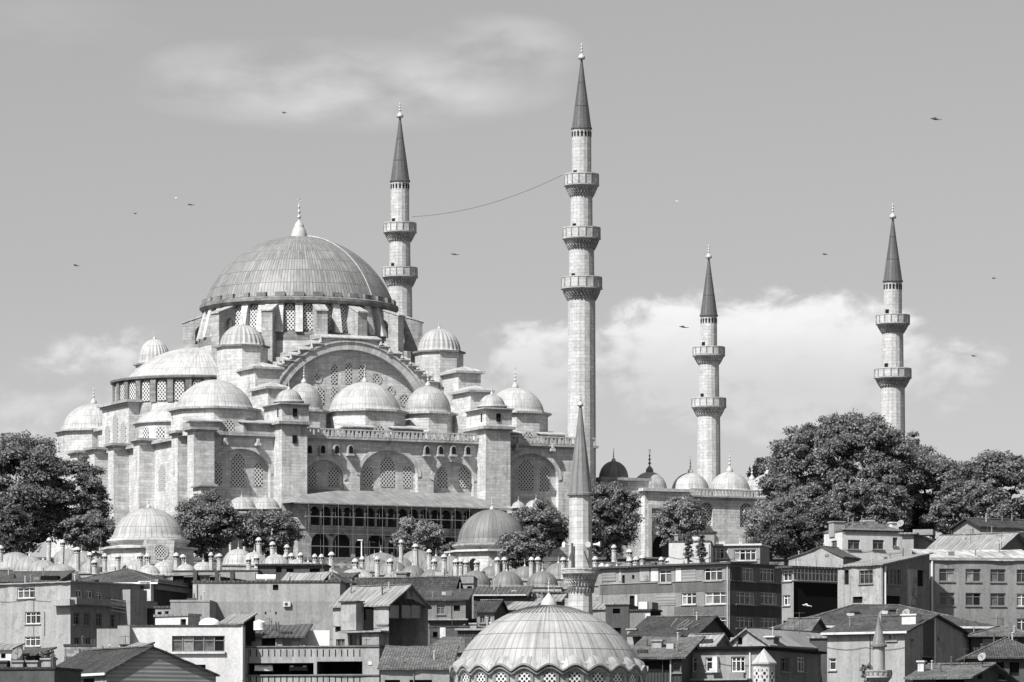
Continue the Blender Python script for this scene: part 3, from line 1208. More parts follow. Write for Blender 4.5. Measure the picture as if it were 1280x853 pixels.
    for (px, py, r) in ((470.5, 473, .62), (396.5, 472, .55), (488, 488, .5), (505, 500, .75)):
        u, z = mu(px, vt), 0
        z = mz(py, u, vt)
        pts = [(u + r * math.cos(2 * PI * k / 14), z + r * math.sin(2 * PI * k / 14)) for k in range(14)]
        o = obj('round_window', lattice_quad(lambda x, zz_: (x, vt - .06, zz_), pts), M['lattice'], mosque)
        b = MB()
        for k in range(14):
            q0, q1 = 2 * PI * k / 14, 2 * PI * (k + 1) / 14
            b.face([(u + rr * math.cos(q), vt - .1, z + rr * math.sin(q)) for rr, q in ((r, q0), (r, q1), (r + .22, q1), (r + .22, q0))])
        obj('round_frame', b, M['stone_m'], o)

    # ---- corner turrets with fluted domes and the piers that step down from them
    for (px, v, yb, yd, rp, rise, m) in ((303, 19.6, 433, 472, 28.5, 27, M['lead']), (549, 19.6, 440, 470, 27, 29, M['lead']), (193, 52, 455, 480, 21, 31, M['lead_w']), (430, 52, 460, 480, 24, 28, M['lead'])):
        u = mu(px, v)
        s = F / my(u, v)
        z = mz(yb, u, v)
        r = rp / s
        b = MB()
        b.ngon_ring(8, r * 1.12, mz(yd + 30, u, v), r * 1.12, z - .3, (u, v), PI / 8)
        tu = obj('turret', b, st, mosque)
        b = MB()
        b.ngon_ring(8, r * 1.12 + .35, z - .3, r * 1.12 + .35, z - .02, (u, v), PI / 8)
        b.ngon_cap(8, r * 1.12 + .35, z - .02, (u, v), PI / 8)
        b.ngon_cap(8, r * 1.12 + .35, z - .3, (u, v), PI / 8)
        obj('turret_cornice', b, M['stone_k'], tu)
        dome(mosque, (u, v, z), r, rise / s, m, flutes=26, fin=1.5, name='turret_dome', lip=.25)
    for (a, c, v0, v1, y) in ((319, 350, 10.6, 17.5, 461), (335, 357, 4.4, 10.7, 486), (573, 601, 10.6, 17.5, 466), (588, 613, 4.4, 10.7, 490)):
        u0, u1 = mu(a, v0), mu(c, v0)
        z = mz(y, u0, v0)
        b = MB()
        b.box(u0, v0, H0, u1, v1, z)
        pi_ = obj('stepped_pier', b, st, mosque)
        b = MB()
        o = .5
        b.box(u0 - o, v0 - o, z + .002, u1 + o, v1 + o, z + .3)
        ap = [((u0 + u1) / 2, v0 + 1.8, z + 1.15), ((u0 + u1) / 2, v1, z + 1.15)]
        q = [(u0 - o, v0 - o, z + .31), (u1 + o, v0 - o, z + .31), (u1 + o, v1 + o, z + .31), (u0 - o, v1 + o, z + .31)]
        b.face([q[0], q[1], ap[0]])
        b.face([q[1], q[2], ap[1], ap[0]])
        b.face([q[2], q[3], ap[1]])
        b.face([q[3], q[0], ap[0], ap[1]])
        obj('pier_roof', b, M['lead_w'], pi_)

    # ---- main drum, flying buttresses and dome
    s = F / my(UC, VC)
    zc_ = mz(385.0, UC, VC)
    zb = mz(420, UC, VC - 14.6)
    r0, r1 = 14.3, 13.7
    b = MB()
    b.lathe([(15.2, zb - 1.2), (15.2, zb + .35), (r0, zb + .4), (r1, zc_ - .6)], 64, (UC, VC, 0), 90, 1., None, False)
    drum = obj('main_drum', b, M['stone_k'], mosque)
    nw = 32
    for i in range(nw):
        a = 2 * PI * (i + .5) / nw
        d = Vector((math.sin(a), -math.cos(a), 0))
        t = Vector((-d.y, d.x, 0))
        pts = arch(-.72, .72, zb + .75, zc_ - 1.6, zc_ - .85, 4)
        f = MB()
        rr = lambda zz_: r0 + (r1 - r0) * (zz_ - zb) / (zc_ - zb) + .06
        f.face([(UC + d.x * rr(zz_) + t.x * x, VC + d.y * rr(zz_) + t.y * x, zz_) for x, zz_ in pts], pts)
        obj('lattice_window', f, M['lattice'], drum)
    rb = MB()
    for i in range(nw):
        a = 2 * PI * i / nw
        d = Vector((math.sin(a), -math.cos(a), 0))
        t = Vector((-d.y, d.x, 0)) * .55
        c0 = Vector((UC, VC, 0))
        p = [c0 + d * 13.2 + Vector((0, 0, zb + .4)), c0 + d * 15.5 + Vector((0, 0, zb + .4)), c0 + d * 14.35 + Vector((0, 0, zc_ - .6)), c0 + d * 13.0 + Vector((0, 0, zc_ - .6))]
        rb.mark()
        rb.prism([q - t for q in p], t * 2)
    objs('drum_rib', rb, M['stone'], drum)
    b = MB()
    b.lathe([(13.4, zc_ - .75), (14.6, zc_ - .75), (15.0, zc_ - .35), (15.0, zc_ + .05), (14.5, zc_ + .25), (13.6, zc_ + .3)], 96, (UC, VC, 0), 120, 1., None, False)
    obj('drum_cornice', b, M['stone_k'], drum)
    b = MB()
    for i in range(nw):
        a = 2 * PI * i / nw
        d = Vector((math.sin(a), -math.cos(a), 0))
        t = Vector((-d.y, d.x, 0))
        b.mark()
        b.obox(Vector((UC, VC, zc_ + .05)) + d * 13.9 - t * .75, t * 1.5, d * .75, (0, 0, .85))
    objs('crown_block', b, M['stone_k'], drum)
    hd_ = 86.5 / s
    b = MB()
    b.lathe([(r, z + zc_ + .3) for r, z in dome_prof(119 / s, hd_, 0, 22)], 180, (UC, VC, 0), 180, 2 * PI * 119 / s / 180)
    md = obj('main_dome', b, M['lead_m'], mosque)
    zt = zc_ + .3 + hd_
    b = MB()
    b.lathe([(1.25, -.25), (1.2, .3), (1.0, 1.0), (.55, 1.75), (.25, 2.1), (0, 2.2)], 24, (UC, VC, zt), 24, .6)
    obj('crown_bulb', b, M['gilt'], md)
    finial(md, (UC, VC, zt + 1.2), 4.6)
    # weathered lightning strip over the dome
    b = MB()
    pr = dome_prof(119 / s + .06, hd_ + .06, 0, 22)
    a = R(27)
    for (ra, za_), (rb2, zb2) in zip(pr[:-3], pr[1:-2]):
        b.tube((UC + ra * math.sin(a), VC - ra * math.cos(a), za_ + zc_ + .3), (UC + rb2 * math.sin(a), VC - rb2 * math.cos(a), zb2 + zc_ + .3), .075, 5)
    obj('lightning_strip', b, M['stone_m'], md)
    # flying buttresses: pierced radial walls with a stout outer pier
    b = MB()
    cp = MB()
    off = R(25)
    for va, ln, lowz in ((-100, 17.8, 9), (-43, 17.4, 6), (-13.5, 17.2, 8), (14, 16.9, 7), (36, 17.0, 7), (62, 17.6, 10), (93, 18.6, 10), (150, 18, 8), (-150, 18, 8)):
        a = R(va) + off
        a = R(va) - 0 + off * 0 + R(0)
        # angle measured from the direction towards the viewer; turn it into the mosque frame
        a = R(va) - A
        d = Vector((math.sin(a), -math.cos(a), 0))
        t = Vector((-d.y, d.x, 0)) * .85
        c0 = Vector((UC, VC, 0))
        ztop, zout = zc_ - .9, zc_ - 2.2
        zfl = zb - .8
        fn = lambda x, z, dd, c0=c0, d=d, t=t: c0 + d * x - t + t * (dd / .85) + Vector((0, 0, z))
        outl = [(14.0, zfl), (ln - 1.7, zfl), (ln - 1.7, zb - lowz), (ln, zb - lowz), (ln, zout), (14.0, ztop)]
        hole = arch(14.5, 15.9, zfl + 1.0, zc_ - 3.6, zc_ - 2.6, 4) if ln > 17.1 else None
        b.mark()
        cp.mark()
        b.wall(outl, [hole] if hole else [], 1.7, fn)
        fn2 = lambda x, z, dd, c0=c0, d=d, t=t: c0 + d * x + t - t * (dd / .85) + Vector((0, 0, z))
        b.wall(outl, [hole] if hole else [], .01, fn2)
        for i in range(len(outl)):
            p, q = outl[i], outl[(i + 1) % len(outl)]
            b.face([fn(p[0], p[1], 0), fn(q[0], q[1], 0), fn(q[0], q[1], 1.7), fn(p[0], p[1], 1.7)])
        w = t * 1.12
        cp.obox(c0 + d * 13.9 - w + Vector((0, 0, ztop + .02)), w * 2, d * (ln + .2 - 13.9) + Vector((0, 0, zout - ztop)), (0, 0, .22))
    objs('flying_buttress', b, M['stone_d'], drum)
    objs('buttress_coping', cp, M['lead_w'], drum)


build_mosque()

# ---- scaffolding in front of the gallery
def build_scaffold():
    t = thing('scaffolding', 'thin steel scaffolding standing before the arcaded gallery of the great mosque', 'scaffolding', (X0, Y0, BZ), A)
    v = -8.6
    u0, u1 = mu(386, v), mu(605, v)
    b = MB()
    n = 12
    ztop = mz(632, 20, v)
    for i in range(n + 1):
        u = u0 + (u1 - u0) * i / n
        for dv in (0, 1.1):
            b.mark()
            b.tube((u, v + dv, -1.5), (u, v + dv, ztop), .03, 5)
    objs('upright', b, M['frame_d'], t)
    b = MB()
    for py in (668.5, 684):
        z = mz(py, 20, v)
        for dv in (0, 1.1):
            b.mark()
            b.tube((u0, v + dv, z), (u1, v + dv, z), .03, 5)
    objs('ledger', b, M['frame_d'], t)
    b = MB()
    z = mz(647.5, 20, v)
    b.box(u0 - .3, v - .05, z, u1 + .3, v + 1.0, z + .07)
    obj('plank', b, M['conc'], t)


build_scaffold()


# ---------------------------------------------------------------- minarets
def minaret(px, Y, label, ytop, ytip, ycap, capw, secs, bals, ybase, m, group=None, zlow=None, name='minaret', sides=16, capm='lead_k', vents=True, ff=.50, posts=True, door=True):
    """secs: shaft radii in photo pixels from top section down; bals: (y rail, y underside, half width px)"""
    s = F / Y
    zb = zlow if zlow is not None else ZW(ybase, Y)
    t = thing(name, label, 'minaret', (XW(px, Y), Y, zb), R(12), group)
    zz = lambda y: ZW(y, Y) - zb
    zs = [zz(ycap)] + [zz((a + b_) / 2) for a, b_, w in bals] + [0.0]
    for i in range(len(secs)):
        b = MB()
        r_t, r_b = secs[i][0] / s, secs[i][1] / s
        b.ngon_ring(sides, r_b, zs[i + 1], r_t, zs[i])
        o = obj('shaft', b, m, t)
        if i == 0 and vents:
            k = MB()
            k.ngon_ring(sides, r_t * 1.0, zs[0] - .9, r_t * 1.03, zs[0] - .86)
            for q in range(sides):
                a = 2 * PI * (q + .5) / sides
                d = Vector((math.sin(a), -math.cos(a), 0))
                tt = Vector((-d.y, d.x, 0))
                k.obox(d * (r_t * .985) - tt * .13 + Vector((0, 0, zs[0] - 1.35)), tt * .26, d * .05, (0, 0, .75))
            obj('vent', k, M['dark'], o)
    b = MB()
    h = zz(ytip) - zs[0]
    b.lathe([(capw / s + .12, -.22), (capw / s + .12, 0), (capw / s, .05), (capw / s * .72, h * .3), (capw / s * .38, h * .65), (.1, h)], sides, (0, 0, zs[0]), sides, 1.4, None, False)
    cap = obj('cap', b, M[capm], t)
    finial(cap, (0, 0, zz(ytip) - .15), (zz(ytop) - zz(ytip)) * 1.03).scale.xy = ((zz(ytop) - zz(ytip)) * 1.2,) * 2
    for i, (ya, yb, w) in enumerate(bals):
        r_in = max(secs[i + 1][0], secs[i][1]) / s
        ro = w / s
        zt, zu = zz(ya), zz(yb)
        hh = zt - zu
        zf = zu + hh * ff
        # corbel: tiers of small niches
        b = MB()
        pr = []
        nt = 5
        for k in range(nt):
            f0, f1 = k / nt, (k + 1) / nt
            ra, rb_ = r_in + (ro * .97 - r_in) * f0 ** .8, r_in + (ro * .97 - r_in) * f1 ** .8
            pr += [(ra, zu + (zf - zu) * f0), (ra * .35 + rb_ * .65, zu + (zf - zu) * (f0 * .35 + f1 * .65)), (rb_, zu + (zf - zu) * f1 - .02)]
        nn = 28
        lev = {}
        b.lathe(pr, nn * 2, (0, 0, 0), 40, 1., lambda a, z: 1 - (.15 if (int(round(a / (2 * PI) * nn * 2)) + int((z - zu) / max(.01, (zf - zu)) * nt)) % 2 else 0) * min(1, (zf - z) / (zf - zu) * 3 + .15), False)
        b.lathe([(ro * .97, zf - .02), (ro * 1.03, zf), (ro * 1.03, zf + .16), (ro * .9, zf + .2), (r_in * .8, zf + .2)], 32, (0, 0, 0), 40, 1., None, False)
        bo = obj('balcony', b, M['stone_d'], t)
        b = MB()
        ns = 16
        b.ngon_ring(ns, ro, zf + .2, ro, zt - .14)
        b.ngon_ring(ns, ro - .12, zf + .2, ro - .12, zt - .14)
        b.ngon_ring(ns, ro + .06, zt - .14, ro + .06, zt)
        b.ngon_ring(ns, ro - .18, zt - .14, ro - .18, zt)
        for k in range(ns):
            a0, a1 = 2 * PI * k / ns, 2 * PI * (k + 1) / ns
            p = lambda r, a: (r * math.sin(a), -r * math.cos(a), zt)
            b.face([p(ro + .06, a0), p(ro + .06, a1), p(ro - .18, a1), p(ro - .18, a0)])
            p2 = lambda r, a: (r * math.sin(a), -r * math.cos(a), zt - .14)
            b.face([p2(ro + .06, a0), p2(ro + .06, a1), p2(ro - .18, a1), p2(ro - .18, a0)])
        obj('parapet', b, m, bo)
        b = MB()
        for k in range(ns):
            a = 2 * PI * k / ns
            d = Vector((math.sin(a), -math.cos(a), 0))
            tt = Vector((-d.y, d.x, 0))
            b.mark()
            b.obox(d * (ro - .04) - tt * .07 + Vector((0, 0, zf + .2)), tt * .14, d * .1, (0, 0, hh * (1 - ff) - .36))
        if posts:
            objs('parapet_post', b, M['stone_k'], bo)
        b = MB()
        a = R(-50)
        d = Vector((math.sin(a), -math.cos(a), 0))
        tt = Vector((-d.y, d.x, 0))
        b.obox(d * (secs[i][1] / s - .1) - tt * .35 + Vector((0, 0, zf + .2)), tt * .55, d * .2, (0, 0, 2.0))
        if door:
            obj('doorway', b, M['dark'], bo)
    return t, zz


G4 = 'four tall minarets of the great mosque'
Y1 = my(59.5, 1)
minaret(727, Y1, 'tallest minaret, nearest the viewer, three balconies, dark pointed cap, rising right of the main dome', 50, 72, 160, 12.3,
        [(12.2, 12.4), (13.6, 14.0), (15.6, 16.3), (17.3, 18.6)], [(218, 248, 21.5), (285, 314, 23.5), (347, 377, 25.5)], 700, M['stone_m'], G4)
Y2 = my(59.5, 67.5)
minaret(500, Y2, 'tall minaret behind the main dome, its lower shaft hidden by the dome', 124, 145, 226, 12,
        [(11.6, 11.8), (12.9, 13.6), (15, 16), (16.5, 17)], [(279, 304, 20.5), (335, 360, 22), (400, 424, 23)], 690, M['stone_m'], G4)
Y3 = my(110.5, 61)
minaret(886, Y3, 'shorter minaret with two balconies standing between the two other slender ones, before the big cloud', 302, 321, 394, 10.8,
        [(10.2, 10.6), (12.6, 13.3), (14.2, 15.6)], [(434, 457, 20), (498, 522, 21.5)], 690, M['stone_m'], G4)
Y4 = my(110.7, 1)
minaret(1116, Y4, 'rightmost minaret with two balconies rising out of the dark tree mound', 250, 271, 351, 11.8,
        [(11.3, 11.6), (13, 13.7), (15, 16.3)], [(394, 418, 21), (461, 486, 23)], 700, M['stone_m'], G4)


# ---------------------------------------------------------------- courtyard beside the mosque
def build_courtyard():
    t = thing('courtyard', 'low walled courtyard with white domes and a balustrade right of the great mosque', 'courtyard', (X0, Y0, BZ), A)
    st = M['stone']
    vw = 3.0
    u0, u1 = LEN + 1.5, 112.0
    um = mu(912, vw)
    H = mz(622, um, vw)
    wins = [(876, 891, 657, 628), (925, 941, 659, 629), (975, 990, 661, 631)]
    hs = []
    for a, c, yb, ya in wins:
        x0, x1 = mu(a, vw), mu(c, vw)
        hs.append(arch(x0, x1, mz(yb, x0, vw), mz(ya, x0, vw) - .9, mz(ya, x0, vw), 6))
    b = MB()
    b.wall([(u0, -3), (u1, -3), (u1, H), (u0, H)], hs, .7, lambda x, z, d: (x, vw + d, z), True)
    b.face([(u1, vw, -3), (u1, 60, -3), (u1, 60, H), (u1, vw, H)])
    b.face([(u0, 60, -3), (u1, 60, -3), (u1, 60, H), (u0, 60, H)])
    b.face([(u0, vw, H - .5), (u1, vw, H - .5), (u1, 60, H - .5), (u0, 60, H - .5)])
    obj('courtyard_wall', b, st, t)
    for h in hs:
        obj('lattice_window', lattice_quad(lambda x, z: (x, vw + .64, z), h), M['lattice'], t)
    b = MB()
    b.box(u0, vw - .3, H - .35, u1 + .3, vw + 3, H - .1)
    b.box(u0, vw - .6, H - .1, u1 + .6, vw + 3, H + .15)
    obj('cornice', b, M['stone_d'], t)
    b = MB()
    ua, ub = mu(862, vw - .3), u1
    n = int((ub - ua) / .58)
    b.box(ua, vw - .42, H + 1.0, ub, vw - .18, H + 1.2)
    for i in range(n + 1):
        u = ua + (ub - ua) * i / n
        b.box(u - .14, vw - .4, H + .15, u + .14, vw - .2, H + 1.0)
    obj('balustrade', b, M['stone_m'], t)
    # tall portal block and stepped wall next to the mosque
    v1 = 1.0
    pa_, pb = mu(806, v1), mu(862, v1)
    zt = mz(614, pa_, v1)
    b = MB()
    x0, x1 = mu(815, v1), mu(852, v1)
    hole = [(x0, -1), (x1, -1), (x1, zt - 2.6), (x0, zt - 2.6)]
    b.wall([(pa_, -3), (pb, -3), (pb, zt), (pa_, zt)], [hole], .9, lambda x, z, d: (x, v1 + d, z), True)
    b.face([(pa_, v1, -3), (pa_, 8, -3), (pa_, 8, zt), (pa_, v1, zt)])
    b.face([(pb, v1, -3), (pb, 8, -3), (pb, 8, zt), (pb, v1, zt)])
    b.face([(pa_, v1, zt), (pb, v1, zt), (pb, 8, zt), (pa_, 8, zt)])
    obj('portal', b, st, t)
    b = MB()
    b.box(pa_ - .5, v1 - .5, zt, pb + .5, 8.4, zt + .45)
    b.box(x0 - .7, v1 - .14, -1, x0 - .1, v1 + .1, zt - 1.9)
    b.box(x0 - .1, v1 - .14, zt - 2.5, x1 + .4, v1 + .1, zt - 1.9)
    b.box(x0 + .3, v1 + .3, zt - 6.4, x1, v1 + .85, zt - 5.9)
    obj('portal_frame', b, M['ring'], t)
    b = MB()
    xm = (x0 + x1) / 2
    b.face([(x, v1 + .86, z) for x, z in arch(xm - 1.9, xm + 1.9, -1, 3.4, 5.2, 6)])
    obj('door', b, M['dark'], t)
    v2 = 2.2
    qa, qb = mu(752, v2), mu(810, v2)
    z2 = mz(600, qa, v2)
    b = MB()
    b.box(qa, v2, -3, qb, 14, z2)
    obj('side_wall', b, st, t)
    b = MB()
    b.box(qa - .3, v2 - .5, z2, qb + .4, 14.3, z2 + .4)
    obj('side_cornice', b, M['stone_d'], t)
    xa, xb = mu(769, v2), mu(781, v2)
    obj('lattice_window', lattice_quad(lambda x, z: (x, v2 - .04, z), arch(xa, xb, mz(640, xa, v2), mz(618, xa, v2), mz(610, xa, v2), 4)), M['lattice'], t)
    for (px, py, rp, hp, v, f, dk, m) in ((767, 598, 18.5, 21.5, 4.6, 2.0, False, 'lead_d'), (812, 613, 22, 23, 7, 3.4, True, 'lead'), (863, 613, 23.5, 22, 8, 2.5, False, 'lead_w'), (912, 614, 26, 24, 8, 3.2, False, 'lead_w'),  # the first dome's darker lead has shade put into its colour
                              (959, 615, 23, 22, 8, 2.5, False, 'lead_w'), (1003, 616, 23, 22, 8, 2.5, False, 'lead_w'), (1046, 617, 23, 22, 8, 2.5, False, 'lead_w'), (1088, 618, 22, 22, 8, 2.5, False, 'lead_w'),
                              (940, 611, 14, 11, 50, 3., False, 'lead_w')):
        u = mu(px, v)
        s = F / my(u, v)
        z = mz(py, u, v)
        o = dome(t, (u, v, z), rp / s, hp / s, M[m], 36, 1.2, f, dark_fin=dk)
        b = MB()
        b.ngon_ring(12, rp / s + .5, H - .5 if px > 840 else z - 1.2, rp / s + .5, z - .05, (u, v))
        b.ngon_cap(12, rp / s + .5, z - .05, (u, v))
        obj('dome_base', b, M['stone_d'], o)


build_courtyard()

# ---------------------------------------------------------------- the small mosque at the foot of the hill
def build_small_mosque():
    px, Y = 686, 412.0
    s = F / Y
    zb = gz(Y) - 1
    zd = ZW(836, Y) - zb
    t = thing('small_mosque', 'nearest mosque, its broad pale ribbed dome with a scalloped cornice cut by the bottom edge', 'mosque', (XW(px, Y), Y, zb))
    rc, rd = 124 / s, 116 / s
    nw = 24
    rise = (836 - 757) / s
    b = MB()
    prof = dome_prof(rd, rise, 0, 22)
    # five rows of broad lead panels
    arcs = [0]
    for p, q in zip(prof, prof[1:]):
        arcs.append(arcs[-1] + math.hypot(q[0] - p[0], q[1] - p[1]))
    rib = lambda a, z: 1 + (.012 if z > rise * .80 and int(round(a / (2 * PI) * 192)) % 2 else 0)
    b.lathe([(r, z + zd) for r, z in prof], 192, (0, 0, 0), 80, arcs[-1] / 6.0, rib)
    dm = obj('dome', b, M['lead_f'], t)
    b = MB()
    b.lathe([(.75, -.2), (.7, .1), (.55, .45), (.3, .75), (.15, .95), (0, 1.0)], 24, (0, 0, zd + rise), 24, .5)
    obj('crown_bulb', b, M['gilt'], dm)
    finial(dm, (0, 0, zd + rise + .5), 1.9)
    b = MB()
    rs_ = [(r, z) for r, z in prof if .7 < r < 3.6]
    for k in range(60):
        a = 2 * PI * k / 60
        for (ra, za), (rb, zb_) in zip(rs_, rs_[1:]):
            b.tube((ra * math.sin(a), -ra * math.cos(a), za + zd + .03), (rb * math.sin(a), -rb * math.cos(a), zb_ + zd + .03), .035 if ra > 2.5 else .05, 4)
    obj('crown_ribs', b, M['lead_k'], dm)
    # wavy lead cornice following the window arches
    amp = .52
    wave = lambda a, r: amp * (abs(math.cos(a * nw / 2)) ** 1.3 - .55) * max(0., min(1., (r - (rd - .75)) / (rc - rd + .3)))
    b = MB()
    b.lathe([(rd - .75, zd + 1.12), (rd - .45, zd + .85), (rd - .1, zd + .55), (rd + .2, zd + .3), (rc - .25, zd + .08), (rc - .18, zd - .02)], 24 * 16, (0, 0, 0), 64, 2., None, True, zmod=wave)
    obj('dome_skirt', b, M['lead_f'], t)
    b = MB()
    b.lathe([(rc - .25, zd), (rc + .02, zd - .02), (rc + .05, zd - .16), (rc - .2, zd - .24), (rc - .08, zd - .30), (rc - .08, zd - .44), (rc - .3, zd - .52), (rc - .42, zd - .6)],
            24 * 16, (0, 0, 0), 120, 1., None, False, zmod=wave)
    obj('wavy_cornice', b, M['stone_k'], t)
    b = MB()
    b.lathe([(rc - .4, -1), (rc - .4, zd + .2)], 96, (0, 0, 0), 60, 1., None, False)
    dr = obj('drum', b, M['stone_d'], t)
    for k in range(nw):
        a = 2 * PI * k / nw
        d = Vector((math.sin(a), -math.cos(a), 0))
        tt = Vector((-d.y, d.x, 0))
        c0 = d * (rc - .34)
        pts = arch(-.52, .52, zd - 2.6, zd - .95, zd - .55, 5)
        f = MB()
        f.face([(c0.x + tt.x * x, c0.y + tt.y * x, z) for x, z in pts], pts)
        obj('lattice_window', f, M['lattice_b'], dr)
        f = MB()
        o2 = arch(-.78, .78, zd - 2.6, zd - .9, zd - .30, 5)
        c1 = d * (rc - .3)
        for i in range(1, len(pts)):
            j = (i + 1) % len(pts)
            q = lambda c, p: (c.x + tt.x * p[0], c.y + tt.y * p[0], p[1])
            f.face([q(c1, pts[i]), q(c1, pts[j]), q(c1, o2[j]), q(c1, o2[i])])
        obj('window_surround', f, M['stone_k'], dr)
    b = MB()
    for k in range(8):
        a = 2 * PI * (k + .5) / 8 + .13
        d = Vector((math.sin(a), -math.cos(a), 0))
        tt = Vector((-d.y, d.x, 0))
        b.mark()
        b.obox(d * (rc - .6) - tt * .75 + Vector((0, 0, -1)), tt * 1.5, d * 1.4, (0, 0, zd - 1.1))
    objs('drum_buttress', b, M['stone'], dr)
    b = MB()
    b.box(-12, -9.5, -4, 12, 12, zd - 5)
    obj('prayer_hall', b, M['stone'], t)


build_small_mosque()

Y_sm = 432.0
tm, zzm = minaret(725.5, Y_sm, 'nearby small minaret with a long dark tiled cone and loudspeakers, rising behind the scalloped dome', 486, 505, 617, 15.2,
                  [(14.2, 15.2), (15.2, 16.0)], [(711, 737, 23.5)], 853, M['stone_m'], None, gz(Y_sm), sides=12, capm='lead_g', vents=False, ff=.74, posts=False, door=False)
b = MB()
b.tube((-.95, -.9, zzm(712)), (-.95, -.9, zzm(680)), .10, 6)
b.tube((.05, -1.3, zzm(690)), (.5, -1.2, zzm(707)), .06, 6)
obj('conduit', b, M['metal_d'], tm)
for (x, y, z, dx, dy) in ((-1.15, -.7, zzm(682), -1, -.35), (.25, -1.05, zzm(682), .1, -1), (1.05, -.5, zzm(681), 1, -.4)):
    b = MB()
    p = Vector((x, y, z))
    d = Vector((dx, dy, 0)).normalized()
    b.tube(p, p + d * .3, .07, 8)
    b.tube(p + d * .25, p + d * .62, .08, 10, .27)
    obj('loudspeaker', b, M['tank'], tm)
b = MB()     # carved collar below the balcony
for k in range(24):
    a = 2 * PI * k / 24
    b.tube((1.12 * math.sin(a), -1.12 * math.cos(a), zzm(741)), (1.16 * math.sin(a + .1), -1.16 * math.cos(a + .1), zzm(735)), .10, 4)
obj('carved_collar', b, M['stone_k'], tm)

# the tiny minaret between the houses at the lower right
Y_t = 432.0
minaret(1098.5, Y_t, 'tiny plastered minaret with a pointed lead cap in front of the pale windowed house', 764, 772, 806, 8.6,
        [(7.6, 7.8), (8.2, 8.4)], [(838, 857, 16)], 900, M['p_light'], None, gz(Y_t) - 2, sides=16, capm='lead_g', name='tiny_minaret', vents=False, door=False)


# octagonal turret with a pyramid roof
def build_stone_turret():
    px, Y = 955, 418.0
    s = F / Y
    zb = gz(Y)
    t = thing('stone_turret', 'small octagonal stone turret with a pale pyramid roof and pierced windows at the bottom edge', 'turret', (XW(px, Y), Y, zb))
    r = 14.5 / s
    ze = ZW(829, Y) - zb
    b = MB()
    b.ngon_ring(8, r, -2, r, ze, (0, 0), PI / 8)
    w = obj('turret_wall', b, M['stone'], t)
    b = MB()
    b.ngon_ring(8, r + .16, ze - .12, r + .16, ze + .02, (0, 0), PI / 8)
    b.ngon_ring(8, r + .16, ze + .02, .02, ZW(811, Y) - zb, (0, 0), PI / 8)
    b.ngon_cap(8, r + .16, ze - .12, (0, 0), PI / 8)
    obj('turret_roof', b, M['lead_w'], t)
    for k in range(8):
        a = 2 * PI * k / 8
        d = Vector((math.sin(a), -math.cos(a), 0))
        tt = Vector((-d.y, d.x, 0))
        c0 = d * (r * math.cos(PI / 8) + .02)
        pts = arch(-.26, .26, ze - 2.0, ze - .75, ze - .42, 4)
        f = MB()
        f.face([(c0.x + tt.x * x, c0.y + tt.y * x, z) for x, z in pts], pts)
        obj('lattice_window', f, M['lattice'], w)


build_stone_turret()


# ---------------------------------------------------------------- tombs: two larger domes on the terrace edge
def tomb(label, px, Y, ybase, yapex, rp, ydrum, m, seams, vl, white=False, window=True):
    s = F / Y
    zb = gz(Y) - 2
    t = thing('domed_tomb', label, 'tomb', (XW(px, Y), Y, zb), R(18))
    z = ZW(ybase, Y) - zb
    r = rp / s
    zd = ZW(ydrum, Y) - zb
    dome(t, (0, 0, z), r, (ybase - yapex) / s, M[m], seams, vl, 1.9, n=72)
    b = MB()
    b.lathe([(r + .3, z - .75), (r + .75, z - .5), (r + .75, z - .3), (r + .2, z - .2)], 48, (0, 0, 0), 40, 1., None, False)
    b.lathe([(r + .25, zd), (r + .25, z - .74)], 48, (0, 0, 0), 36, .45, None, False)
    obj('round_drum', b, M['p_peel' if white else 'stone'], t)
    b = MB()
    b.ngon_ring(8, (r + 1.0) * 1.05, -3, (r + 1.0) * 1.05, zd, (0, 0), PI / 8)
    b.ngon_cap(8, (r + 1.5) * 1.06, zd + .25, (0, 0), PI / 8)
    b.ngon_ring(8, (r + 1.5) * 1.06, zd, (r + 1.5) * 1.06, zd + .25, (0, 0), PI / 8)
    b.ngon_cap(8, (r + 1.5) * 1.06, zd, (0, 0), PI / 8)
    w = obj('octagon_wall', b, M['stone'], t)
    ap = (r + 1.0) * 1.05 * math.cos(PI / 8)
    if window:
        rr = .8
        b = MB()
        b.prism([(-1.7, -ap - 1.05, zd - 2.2), (1.7, -ap - 1.05, zd - 2.2), (1.9, -ap - 1.05, zd + 1.0), (-1.9, -ap - 1.05, zd + 1.0)], (0, 2.4, 0))
        p = obj('window_block', b, M['stone'], t)
        pts = [(rr * math.cos(2 * PI * k / 18), zd - .5 + rr * math.sin(2 * PI * k / 18)) for k in range(18)]
        obj('round_window', lattice_quad(lambda x, zq: (x, -ap - 1.09, zq), pts), M['lattice_b'], p)
        b = MB()
        for k in range(18):
            q0, q1 = 2 * PI * k / 18, 2 * PI * (k + 1) / 18
            b.face([(q_ * math.cos(q), -ap - 1.13, zd - .5 + q_ * math.sin(q)) for q_, q in ((rr, q0), (rr, q1), (rr + .28, q1), (rr + .28, q0))])
        obj('window_ring', b, M['stone_m'], p)
    else:
        for k in (-1, 0, 1):
            a = 2 * PI * k / 8
            d = Vector((math.sin(a), -math.cos(a), 0))
            tt = Vector((-d.y, d.x, 0))
            c0 = d * (ap + .02)
            pts = arch(-.6, .6, zd - 3.2, zd - 1.6, zd - .9, 5)
            f = MB()
            f.face([(c0.x + tt.x * x, c0.y + tt.y * x, zq) for x, zq in pts], pts)
            obj('arched_window', f, M['dark'], w)


tomb('pale lead dome on an octagonal block with one round window, at the left', 185.5, 648, 673, 635, 45, 688, 'lead', 40, 1.35)
tomb('darker smooth lead dome with a peeling white drum below the arcaded gallery', 615, 652, 679, 637, 43, 692, 'lead_d', 44, 4.2, True, False)


